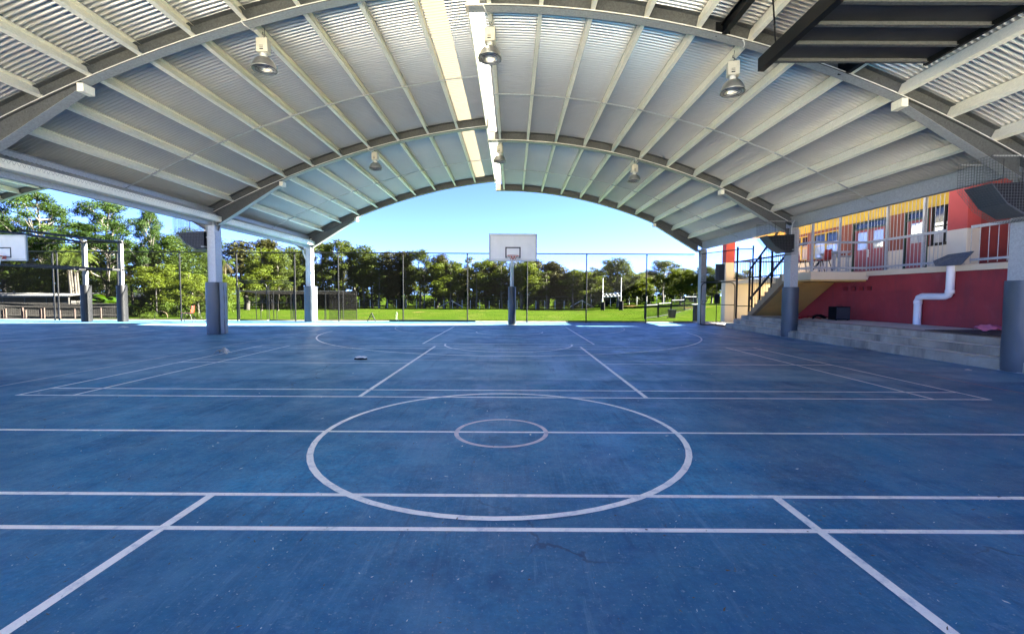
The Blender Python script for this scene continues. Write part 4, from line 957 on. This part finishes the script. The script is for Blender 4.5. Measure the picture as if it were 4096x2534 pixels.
# practice nets
def nets():
    Yn = 46; x0, x1 = ray(955, 1200, Yn).x, ray(1372, 1200, Yn).x; z0 = gz(x0, Yn); zt = z0+2.95
    r = thing('practice_nets', 'black netted batting cage standing on the field behind the double gate', 'batting cage', ((x0+x1)/2, Yn, z0))
    for y in (Yn, Yn+4):
        zz = gz(x0, y)-.05
        for i in range(7): x = x0+(x1-x0)*i/6; build(MB().tube([(x, y, zz), (x, y, zt)], .035, 6), 'post', 'black_steel', r)
    def net(a, b, c_, d_, nu, nv, wd):
        mb = MB(); a, b, c_, d_ = map(Vector, (a, b, c_, d_))
        def P(u, v): return a*(1-u)*(1-v)+b*u*(1-v)+c_*u*v+d_*(1-u)*v-Vector((0, 0, .25*math.sin(math.pi*u*3)**2*v if False else 0))
        for i in range(nu+1): mb.beam(P(i/nu, 0), P(i/nu, 1), wd, wd)
        for j in range(nv+1): mb.beam(P(0, j/nv), P(1, j/nv), wd, wd)
        return mb
    w_ = .022
    build(net((x0, Yn+4, z0+.9), (x1, Yn+4, z0+.9), (x1, Yn+4, zt), (x0, Yn+4, zt), 90, 26, .05), 'netting', 'netting', r, 'stuff')
    build(net((x0, Yn, zt), (x1, Yn, zt), (x1, Yn+4, zt-.35), (x0, Yn+4, zt-.35), 70, 12, w_), 'netting', 'netting', r, 'stuff')
    for x in (x1, x1-1.4): build(net((x, Yn, z0), (x, Yn+4, z0), (x, Yn+4, zt), (x, Yn, zt), 18, 14, w_), 'netting', 'netting', r, 'stuff')
    build(MB().tube([(x0, Yn, zt), (x1, Yn, zt)], .03, 6), 'top_wire', 'galv_dark', r)
nets()
# stepped palisade at the right
pl = [(2580, 56, 1.82, 2632, 60), (2634, 60, 1.85, 2684, 67), (2686, 67, 1.95, 2737, 76), (2738, 76, 2.15, 2786, 85)]
for i, (sa, ya, h, sb, yb) in enumerate(pl):
    A, B = gp(sa, ya), gp(sb, yb); zt = max(A.z, B.z)+h*.98; zl = min(A.z, B.z)
    r = thing('palisade_panel', ORD[i]+' black palisade panel of the stepped fence, counted from the left', 'fence panel', A, 'stepped palisade fence')
    for p in (A, B): build(MB().box(p.x-.07, p.x+.07, p.y-.07, p.y+.07, p.z-.2, zt+.05), 'post', 'black_steel', r)
    for z in (zt-.05, zl+.18): build(MB().beam((A.x, A.y, z), (B.x, B.y, z), .05, .06), 'rail', 'galv_dark' if z > zl+1 else 'black_steel', r)
    n = int((B-A).length/.42); me = MBm(MB().box(-.016, .016, -.016, .016, zl-.05, zt-.02), 'bar', 'black_steel')
    for k_ in range(1, n): p = A.lerp(B, k_/n); inst('bar', me, r, (p.x-A.x, p.y-A.y, -A.z))
p = gp(2689, 57)
r = thing('wheelie_bin', 'dark green wheeled bin standing on the grass by the palisade', 'bin', p)
build(MB().add([(p.x+x*s_*.40, p.y+y*s_*.4, p.z+z) for z, s_ in ((.08, .82), (1.05, 1.0)) for x, y in ((-1, -1), (1, -1), (1, 1), (-1, 1))], [(0, 3, 2, 1), (4, 5, 6, 7), (0, 1, 5, 4), (1, 2, 6, 5), (2, 3, 7, 6), (3, 0, 4, 7)]), 'bin_body', 'bin_green', r)
build(MB().box(p.x-.43, p.x+.43, p.y-.43, p.y+.46, p.z+1.05, p.z+1.12), 'lid', 'bin_green', r)
for s_ in (-1, 1): build(MB().tube([(p.x+.38*s_, p.y+.36, p.z+.1), (p.x+.46*s_, p.y+.36, p.z+.1)], .1, 12), 'wheel', 'chair_leg', r)
p = gp(2786, 40); r = thing('brick_pier', 'small brown pier with pale cap beside the far right column', 'pier', p)
build(MB().box(p.x-.22, p.x+.22, p.y-.22, p.y+.22, p.z, p.z+1.55), 'shaft', 'timber', r); build(MB().box(p.x-.3, p.x+.3, p.y-.3, p.y+.3, p.z+1.55, p.z+1.63), 'cap', 'concrete_top', r)
# low wire fence in front of the trees
r = thing('field_boundary_fence', 'low wire fence with thin white posts along the far tree line', 'fence', gp(2048, 123))
me = MBm(MB().tube([(0, 0, 0), (0, 0, 2.3)], .06, 6), 'post', 'white_steel'); o0 = ORG[r.name]
for i, sx_ in enumerate(range(1330, 2800, 37)): p = gp(sx_+rnd.uniform(-4, 4), 123)-o0; inst('post', me, r, p)
k = MB()
for h in (.5, 1.2, 2.1): k.beam(gp(1330, 123)+Vector((0, 0, h)), gp(2800, 123)+Vector((0, 0, h)), .03, .03)
build(k, 'wire', 'galv_dark', r)
for sx_ in (1805, 2327):
    a_ = gp(sx_, 122.5); k = MB()
    for s_ in (-1, 1): k.beam(a_+Vector((0, 0, 2.2)), a_+Vector((s_*3.2, 0, .4)), .09, .09)
    build(k, 'brace', 'white_steel', r)
# left: paling fence, stakes, shelter roof, shed, wall
Yp = 50; r = thing('paling_fence', 'grey timber paling fence on the grass at the left', 'fence', gp(200, Yp)); o0 = ORG[r.name]
me = MBm(MB().box(-.065, .065, -.012, .012, 0, 1.62), 'paling', 'timber'); n = 120
def pf(i): 
    f_ = i/n; sx_ = -40+540*f_; Yq = 47+5.5*f_; return gp(sx_, Yq)
for i in range(n):
    p = pf(i)-o0; inst('paling', me, r, (p.x, p.y+.01*(i % 2), p.z+.02+.012*math.sin(i*1.3)), (0, 0, math.radians(4)))
for h in (.35, 1.3): build(MB().beam(pf(0)+Vector((0, .05, h)), pf(n)+Vector((0, .05, h)), .05, .09), 'rail', 'timber', r)
build(MB().beam(pf(0)+Vector((0, 0, 1.68)), pf(n)+Vector((0, 0, 1.68)), .1, .05), 'capping', 'timber', r)
for i, sx_ in enumerate((8, 20, 88, 100, 160, 174, 237, 296, 401)):
    p = gp(sx_, 45.5); solo(MB().box(p.x-.06, p.x+.06, p.y-.06, p.y+.06, p.z, p.z+.9+.12*(i % 3)), 'timber_stake', 'timber_orange', ORD[i]+' orange timber stake from the left, in front of the paling fence', 'stake', p, 'orange stakes by the paling fence')
Ys = 58; a_, b_ = gp(-120, Ys), gp(318, Ys)
r = thing('long_shelter', 'long dark open shed with white corrugated roof behind the paling fence', 'shed', a_)
zt = ray(100, 1178, Ys).z
k = MB(); n = 90; v = []
for i in range(n+1):
    x = a_.x+(b_.x-a_.x)*i/n; v += [(x, Ys-1.2, zt-.12+.05*(i % 2)), (x, Ys+3.2, zt+.20+.05*(i % 2))]
k.add(v, [(2*i, 2*i+2, 2*i+3, 2*i+1) for i in range(n)]); build(k, 'roof', 'white_roof', r)
build(MB().box(a_.x, b_.x, Ys-1.25, Ys-1.21, zt-.32, zt-.12), 'gutter', 'black_steel', r); build(MB().box(a_.x, b_.x-.5, Ys+3, Ys+3.1, a_.z-.3, zt+.05), 'back_wall', 'interior', r)
for i in range(6): x = a_.x+(b_.x-.4-a_.x)*i/5; build(MB().box(x-.07, x+.07, Ys-1.1, Ys-.96, a_.z-.3, zt-.15), 'post', 'timber', r)
build(MB().box(b_.x-1.6, b_.x-.5, Ys-.6, Ys+2, a_.z-.3, a_.z+2.0), 'stacked_crates', 'timber', r)
Yh = 74; a_, b_ = gp(500, Yh), gp(622, Yh); zr = ray(540, 1162, Yh).z; ze = ray(540, 1185, Yh).z
r = thing('blue_shed', 'small blue-grey metal shed among the shrubs behind the fence', 'shed', a_)
build(MB().box(a_.x, b_.x, Yh, Yh+5, a_.z-.3, ze), 'wall', 'shed_blue', r)
build(MB().add([(a_.x-.3, Yh-.3, ze), (b_.x+.3, Yh-.3, ze), (b_.x-1.2, Yh+2.5, zr+.25), (a_.x+1.0, Yh+2.5, zr+.25), (a_.x-.3, Yh+5.3, ze), (b_.x+.3, Yh+5.3, ze)], [(0, 1, 2, 3), (3, 2, 5, 4), (0, 3, 4), (1, 5, 2)]), 'roof', 'shed_roof', r)
build(MB().box((a_.x+b_.x)/2+.3, (a_.x+b_.x)/2+1.2, Yh-.03, Yh, ze-1.4, ze-.7), 'window', 'glass_dark', r)
build(MB().lathe([(.25, 0), (.25, .3), (.35, .35), (.3, .6), (0, .65)], 12, (a_.x+1.0, Yh+1.5, zr)), 'roof_vent', 'galv', r)
p = gp(660, 66); q = gp(706, 66); solo(MB().box(p.x, q.x, 66, 66.3, p.z-.3, p.z+1.3), 'block_wall', 'pad', 'low grey block wall right of the blue shed', 'wall', p)
p = gp(625, 60); r = thing('light_pole', 'thin timber pole standing in the grass left of the red chair', 'pole', p)
build(MB().tube([p, p+Vector((0, 0, 4.3))], [.09, .06], 8), 'shaft', 'timber', r); build(MB().beam(p+Vector((-.4, 0, 4.25)), p+Vector((.4, 0, 4.3)), .1, .08), 'crossarm', 'timber', r)

# ------------------------------------------------------------------ plants
def leaf_mesh(name, P, N, size, asp, mat, seed, droop=0.):
    """P (n,3) centres, N (n,3) facing; diamond leaves, each folded along the midrib"""
    rg = np.random.RandomState(seed); n = len(P); N = N/np.linalg.norm(N, axis=1)[:, None]
    a = rg.normal(size=(n, 3)); a[:, 2] -= droop; a -= N*(a*N).sum(1)[:, None]; a /= np.linalg.norm(a, axis=1)[:, None]; b = np.cross(N, a)
    s = size*rg.uniform(.6, 1.4, n)[:, None]; L = a*s*.5; W_ = b*s*.5*asp; up_ = N*s*.10
    V = np.stack([P-L, P-W_+up_, P+L, P+W_+up_], 1).reshape(-1, 3)
    me = bpy.data.meshes.new(name); me.vertices.add(4*n); me.vertices.foreach_set('co', V.ravel().astype(np.float32))
    me.loops.add(4*n); me.loops.foreach_set('vertex_index', np.arange(4*n, dtype=np.int32)); me.polygons.add(n)
    me.polygons.foreach_set('loop_start', np.arange(0, 4*n, 4, dtype=np.int32)); me.polygons.foreach_set('loop_total', np.full(n, 4, dtype=np.int32))
    me.update(calc_edges=True); me.materials.append(M[mat]); return me
def clump_leaves(clumps, per, seed):
    rg = np.random.RandomState(seed); P, N = [], []
    for (cx, cy, cz, rx, rz) in clumps:
        m_ = max(8, int(per*(rx*rx))); d_ = rg.normal(size=(m_, 3)); d_ /= np.linalg.norm(d_, axis=1)[:, None]
        rr_ = rg.uniform(.35, 1.08, m_)**.7; lump = 1+.22*np.sin(5*d_[:, 0]+cx*3)*np.sin(5*d_[:, 1]+cy*3)+.15*np.sin(9*d_[:, 2]+cz)
        q = d_*(rr_*lump)[:, None]; P.append(np.stack([cx+q[:, 0]*rx, cy+q[:, 1]*rx, cz+q[:, 2]*rz], 1))
        N.append(d_*.7+rg.normal(size=(m_, 3))*.55+np.array([0, 0, .35]))
    return np.concatenate(P), np.concatenate(N)
def tree_proto(kind, seed):
    """nominal 10 m tree -> (trunk mesh, crown mesh)"""
    rg = random.Random(seed); cl_ = []; tr = MB(); H = 10
    P = dict(gum=(22, .44, .97, 2.4, .92, .72, 'leaf_gum', .19, 800, 'bark_pale'), bushy=(22, .34, .95, 2.6, 1.05, .75, 'leaf_bright', .18, 800, 'bark'), casu=(26, .28, .99, 1.5, .72, .95, 'leaf_casu', .26, 760, 'bark_dark'),
             tier=(34, .46, .98, 3.3, .85, .46, 'leaf_tier', .125, 1250, 'bark_pale'), dense=(34, .08, .96, 2.8, 1.1, .85, 'leaf_dense', .145, 1000, 'bark_dark'), lean=(13, .38, .96, 1.4, .62, .7, 'leaf_gum', .19, 700, 'bark_pale'))[kind]
    n, z0, z1, spread, cr, fl, lm, ls, per, bk = P
    bend = [(0, 0, 0)]; x = y = 0
    for j in range(1, 8): x += rg.uniform(-.16, .16); y += rg.uniform(-.16, .16); bend.append((x, y, H*.93*j/7))
    r0 = .20 if kind in ('tier', 'dense') else .16
    tr.tube(bend, [r0*(1-.8*j/7) for j in range(8)], 7)
    for i in range(n):
        f_ = z0+(z1-z0)*((i+rg.random())/n); a = i*2.399+rg.uniform(-.5, .5)
        prof = (math.sin(math.pi*min(1, max(.05, (f_-z0+.12)/(z1-z0+.2))))**.6) if kind != 'casu' else (1.05-f_)**.5
        if kind == 'tier': prof = 1.0-.75*max(0, (f_-.72)/.3)
        rad = spread*prof*rg.uniform(.25, 1.0); zc = H*f_-cr*fl*.6; s_ = rg.uniform(.65, 1.15)
        tx = interp(zc-.6, [b[2] for b in bend], [b[0] for b in bend]); ty = interp(zc-.6, [b[2] for b in bend], [b[1] for b in bend])
        c_ = (tx+rad*math.cos(a), ty+rad*math.sin(a), zc); cl_.append((*c_, cr*s_, cr*fl*s_))
        zb_ = max(.8, zc-rad*rg.uniform(.45, .9)); bx = interp(zb_, [b[2] for b in bend], [b[0] for b in bend]); by = interp(zb_, [b[2] for b in bend], [b[1] for b in bend])
        tr.tube([(bx, by, zb_), ((bx+c_[0])/2, (by+c_[1])/2, (zb_+zc)/2-.12*rad), c_], [r0*.38, r0*.25, r0*.08], 5)
        for _ in range(2 if kind in ('tier', 'gum', 'lean') else 1):
            e_ = (c_[0]+rg.uniform(-1, 1)*cr*s_, c_[1]+rg.uniform(-1, 1)*cr*s_, c_[2]+rg.uniform(-.2, .7)*cr*fl*s_); tr.tube([((bx+c_[0])/2, (by+c_[1])/2, (zb_+zc)/2-.12*rad), e_], [r0*.16, r0*.04], 4)
    p_, n_ = clump_leaves(cl_, per, seed); lm_ = leaf_mesh('crown', p_, n_, ls, .55 if kind != 'casu' else .32, lm, seed, .9 if kind == 'casu' else 0)
    return MBm(tr, 'trunk', bk), lm_, p_[:, 2].max(), np.percentile(np.hypot(p_[:, 0], p_[:, 1]), 94)*2
PRO = {k: [tree_proto(k, sd) for sd in seeds] for k, seeds in dict(gum=(11, 12, 13), bushy=(21, 22), casu=(31, 32, 33), tier=(41, 42, 43), dense=(51, 52), lean=(61, 62)).items()}
def tree(kind, var, sx, top, width_px, Y, label, group, rz=None, dz=0):
    tm, cm, h0, w0 = PRO[kind][var % len(PRO[kind])]; p = gp(sx, Y); h = ray(sx, top, Y).z-p.z; wd = width_px/F_PX*Y
    r = thing('tree', label, 'tree', p, group); r.rotation_euler = (0, 0, rz if rz is not None else rnd.random()*6.28)
    sc = (wd/w0, wd/w0, h/h0); inst('trunk', tm, r, (0, 0, -.2), None, sc); inst('crown', cm, r, (0, 0, -.2), None, sc); return r
# broad tiered trees at the left, near
for i, (k, v_, sx, top, wd, Y, lb) in enumerate([
    ('tier', 0, 165, 752, 290, 72, 'tallest tiered broadleaf tree at the far left above the left backboard'), ('tier', 1, 30, 850, 240, 78, 'tiered broadleaf tree cut by the left picture edge'),
    ('tier', 2, 430, 785, 270, 70, 'tall tiered broadleaf tree behind the two padded hoop posts'), ('tier', 1, 595, 825, 170, 66, 'pale-trunked umbrella tree between hoop posts and the left column'),
    ('tier', 0, 330, 880, 220, 80, 'smaller tiered tree between the two tallest left trees'), ('dense', 0, 120, 930, 330, 84, 'dense dark tree low behind the left backboard'),
    ('dense', 1, 330, 985, 300, 76, 'dense green tree behind the palms'), ('dense', 0, 520, 960, 260, 82, 'dense green tree behind the umbrella tree'), ('dense', 1, 690, 930, 260, 70, 'leafy yellow-green tree left of the left column'),
    ('dense', 0, 790, 900, 230, 88, 'dark leafy tree hidden behind the left column'), ('dense', 1, 20, 990, 260, 66, 'dense tree behind the long shed at the left edge'), ('dense', 0, 230, 1040, 260, 66, 'low dense tree directly behind the long shed'),
    ('bushy', 0, 640, 1050, 190, 62, 'rounded light green tree beside the blue shed'), ('bushy', 1, 770, 1080, 170, 58, 'light green bushy tree just left of the left column'), ('dense', 1, 450, 1070, 190, 72, 'dense small tree between the two hoop posts')]):
    tree(k, v_, sx, top, wd, Y, lb, 'trees at the left')
# the main tree line across the far side of the field, left to right
line = [('casu', 0, 870, 1010, 160, 110), ('bushy', 0, 905, 1090, 120, 80), ('casu', 1, 985, 958, 210, 105), ('bushy', 1, 1045, 985, 170, 98), ('casu', 2, 1085, 952, 150, 110), ('gum', 0, 1112, 1000, 120, 100), ('gum', 1, 1180, 978, 130, 118), ('casu', 0, 1215, 1000, 110, 125), ('gum', 2, 1295, 962, 130, 126), ('gum', 0, 1370, 955, 140, 124),
        ('lean', 0, 1340, 1040, 80, 121), ('gum', 1, 1455, 975, 150, 126), ('bushy', 0, 1490, 1010, 150, 128), ('lean', 1, 1412, 1000, 80, 130), ('casu', 1, 1545, 998, 120, 126), ('casu', 2, 1600, 1000, 130, 128), ('gum', 2, 1680, 995, 140, 126), ('casu', 0, 1745, 1012, 130, 128), ('bushy', 1, 1775, 1040, 170, 124), ('lean', 0, 1830, 1040, 90, 126), ('lean', 1, 1885, 1025, 90, 128),
        ('bushy', 0, 1945, 1028, 150, 126), ('casu', 1, 2000, 1040, 150, 128), ('gum', 0, 2090, 1040, 150, 126), ('casu', 2, 2150, 1032, 140, 128), ('bushy', 1, 2110, 1048, 130, 124), ('casu', 0, 2190, 1038, 130, 128), ('casu', 1, 2245, 1060, 120, 128), ('bushy', 0, 2330, 1075, 170, 125), ('casu', 2, 2290, 1080, 120, 130), ('gum', 1, 2470, 1026, 150, 118),
        ('bushy', 1, 2395, 1100, 130, 128), ('bushy', 1, 2555, 1085, 130, 128), ('casu', 0, 2600, 1095, 110, 130), ('casu', 1, 2430, 1110, 120, 131), ('gum', 2, 2650, 1036, 140, 118), ('bushy', 0, 2720, 1070, 130, 112), ('bushy', 1, 2780, 1062, 140, 110), ('bushy', 0, 2845, 1060, 120, 108), ('gum', 0, 2900, 1070, 120, 104), ('bushy', 1, 2960, 1075, 120, 104)]
line += [('lean', i, 1310+i*96+(i*37 % 29), 1030+(i*53 % 61), 62, 122.5) for i in range(12)]
line.sort(key=lambda a: a[2]); KN = dict(gum='tall open-crowned gum tree', bushy='light green rounded tree', casu='dark feathery casuarina', lean='slender sparse sapling tree')
for i, (k, v_, sx, top, wd, Y) in enumerate(line): tree(k, v_, sx, top, wd, Y, f'{KN[k]}, {ordw(i)} from the left in the tree line beyond the field', 'tree line beyond the field')
back = [(1010+i*62+rnd.uniform(-14, 14), rnd.uniform(1035, 1085), rnd.uniform(95, 150), rnd.uniform(140, 165), rnd.choice(['casu', 'casu', 'bushy', 'gum'])) for i in range(30)]
for i, (sx, top, wd, Y, k) in enumerate(back): tree(k, i, sx, top if sx < 2250 else top+18, wd, Y, f'{KN[k]}, {ordw(i)} from the left in the hazy row behind the tree line', 'back row of trees')
def shrub_proto(seed, mat):
    rg = random.Random(seed); cl_ = [(rg.uniform(-.9, .9), rg.uniform(-.6, .6), rg.uniform(.35, .95), rg.uniform(.4, .7), rg.uniform(.35, .6)) for _ in range(11)]
    p_, n_ = clump_leaves(cl_, 520, seed); return leaf_mesh('foliage', p_, n_, .15, .5, mat, seed)
SH = [shrub_proto(71, 'leaf_shrub'), shrub_proto(72, 'leaf_dense'), shrub_proto(73, 'leaf_shrub')]
STM = MBm(MB().tube([(0, 0, 0), (.1, 0, .5)], [.04, .02], 5).tube([(0, 0, 0), (-.3, .1, .6)], [.03, .012], 5), 'stem', 'bark_dark')
def shrub(sx, Y, wpx, hm, v_, label, group):
    p = gp(sx, Y); wd = wpx/F_PX*Y; r = thing('shrub', label, 'shrub', p, group); r.rotation_euler = (0, 0, rnd.random()*6.28); sc = (wd/2.6, wd/2.6, hm/1.35); inst('foliage', SH[v_ % 3], r, (0, 0, -.1), None, sc); inst('stem', STM, r, (0, 0, 0), None, sc)
for i in range(34):
    shrub(1010+i*55+rnd.uniform(-18, 18), rnd.uniform(124.5, 131), rnd.uniform(70, 125), rnd.uniform(3.0, 7.0), 1, f'{ordw(i)} dark shrub from the left at the foot of the tree line', 'undergrowth under the tree line')
for i, (sx, Y, wpx, hm, v_) in enumerate([(575, 68, 120, 2.6, 0), (630, 61, 110, 2.2, 2), (690, 62, 120, 2.4, 0), (750, 58, 110, 2.0, 2), (800, 63, 100, 2.6, 1), (860, 70, 110, 3.5, 0), (900, 74, 90, 4.2, 0), (545, 60, 80, 1.3, 2), (720, 70, 120, 4, 1), (655, 74, 120, 4.2, 0), (330, 55, 60, 1.8, 0), (780, 52, 90, .9, 2), (590, 52, 90, .9, 0)]):
    shrub(sx, Y, wpx, hm, v_, f'{ordw(i)} leafy green shrub in the thicket behind the red chair', 'shrubs behind the red chair')
# palms
def frond(L, rise, droop, az, mb, w_, base, n=13):
    ca_, sa_ = math.cos(az), math.sin(az); pts = []
    for j in range(n+1): t_ = j/n; rr_ = L*t_*(1-.12*t_); z = rise*L*t_-droop*L*t_*t_; pts.append(Vector((base[0]+rr_*ca_, base[1]+rr_*sa_, base[2]+z)))
    for j in range(1, n):
        d_ = (pts[j+1]-pts[j-1]).normalized(); sd = d_.cross(Vector((0, 0, 1))).normalized(); ll = w_*math.sin(math.pi*(.12+.82*j/n))
        for s_ in (-1, 1):
            tip = pts[j]+sd*s_*ll+d_*ll*.45-Vector((0, 0, ll*.45)); wv_ = d_*.05*L/2
            mb.add([pts[j]-wv_, pts[j]+wv_, (pts[j]+tip)/2+wv_*.9, tip, (pts[j]+tip)/2-wv_*.6], [(0, 1, 2, 3, 4)])
    mb.tube(pts, [.035*(1-.8*j/n) for j in range(n+1)], 4, False)
def palm(label, p, h, fr, sd, skirt=True, lean=0):
    rg = random.Random(sd); r = thing('palm_tree', label, 'palm', p, 'palms at the left'); k = MB()
    pts = [(lean*(j/6)**2, .1*math.sin(j), h*j/6-.2) for j in range(7)]; k.tube(pts, [.17-.05*j/6 for j in range(7)], 9); top = pts[-1]
    k.v = [(x+p.x, y+p.y, z+p.z) for x, y, z in k.v]; build(k, 'trunk', 'bark', r)
    k = MB()
    for i in range(15): frond(fr*rg.uniform(.85, 1.1), rg.uniform(.25, 1.1), rg.uniform(.75, 1.15), i*2.399, k, .55, top)
    k.v = [(x+p.x, y+p.y, z+p.z) for x, y, z in k.v]; build(k, 'fronds', 'leaf_palm', r)
    if skirt:
        k = MB()
        for i in range(8): frond(fr*.6, -.3, rg.uniform(.8, 1.4), i*2.4+.5, k, .3, (top[0], top[1], top[2]-.15))
        k.v = [(x+p.x, y+p.y, z+p.z) for x, y, z in k.v]; build(k, 'dry_skirt', 'leaf_dry', r)
for i, (sx, top, Y) in enumerate(((283, 1030, 60), (292, 1015, 60.8), (303, 1025, 60.3), (313, 1020, 60.6))):
    p = gp(sx, Y); palm(f'{ORD[i]} slim palm from the left in the clump behind the long shed', p, ray(sx, top, Y).z-p.z, 3.0, 80+i, i == 3, (.0, -.1, .12, .1)[i])
for sx, top, Y, lb in ((528, 1075, 70, 'palm with dry skirt above the blue shed roof'), (790, 1150, 60, 'small palm with dry hanging fronds by the left column'), (905, 1045, 84, 'dark palm just right of the left column'), (478, 1140, 66, 'short palm with pale skirt between the hoop posts')):
    p = gp(sx, Y); palm(lb, p, max(1.5, ray(sx, top, Y).z-p.z), 2.6, int(sx), True)
# bananas
def banana(label, p, sd, hs):
    rg = random.Random(sd); r = thing('banana_plant', label, 'banana plant', p, 'banana plants by the paling fence')
    k = MB().tube([(p.x, p.y, p.z-.1), (p.x+.05, p.y, p.z+1.2*hs)], [.14, .09], 8); build(k, 'stem', 'leaf_shrub', r)
    for i in range(8):
        az = i*2.399+sd; L = rg.uniform(1.7, 2.5)*hs; ca_, sa_ = math.cos(az), math.sin(az); up_ = rg.uniform(.35, 1.3); v = []; n = 9
        for j in range(n+1):
            t_ = j/n; rr_ = L*t_*.85; z = p.z+1.1*hs+L*(up_*t_-.85*t_*t_); wv_ = .32*hs*math.sin(math.pi*min(.98, .06+t_*.94))**.6
            c_ = (p.x+rr_*ca_, p.y+rr_*sa_); v += [(c_[0]-sa_*wv_, c_[1]+ca_*wv_, z-.1*wv_), (c_[0], c_[1], z+.05), (c_[0]+sa_*wv_, c_[1]-ca_*wv_, z-.1*wv_)]
        build(MB().add(v, [(3*j+q_, 3*j+q_+1, 3*j+4+q_, 3*j+3+q_) for j in range(n) for q_ in range(2)], True), 'leaf', 'leaf_banana', r)
for i, (sx, Y, hs) in enumerate(((395, 56, 1.15), (432, 57, 1.35), (462, 55.5, 1.1), (505, 57, .95))): banana(f'{ORD[i]} banana plant from the left above the paling fence', gp(sx, Y), 90+i, hs)
# longer grass along the fence and banks
rg = np.random.RandomState(9); n = 26000; Yg = 23.7+rg.gamma(1.2, 3.0, n); Xg = rg.uniform(-1.15, .62, n)*Yg*1.05; Zg = np.array([gz(a, b)-.02 for a, b in zip(Xg, Yg)])
Pn = np.stack([Xg, Yg, Zg+.04], 1); Nn = np.stack([rg.normal(size=n), rg.normal(size=n)-.6, np.full(n, .25)], 1)
me = leaf_mesh('grass_tufts', Pn, Nn, .13, .16, 'leaf_shrub', 9, -2.5); o = inst('grass_tufts', me); o['kind'] = 'stuff'; tag(o, 'longer grass blades growing along the outside of the fence', 'grass')
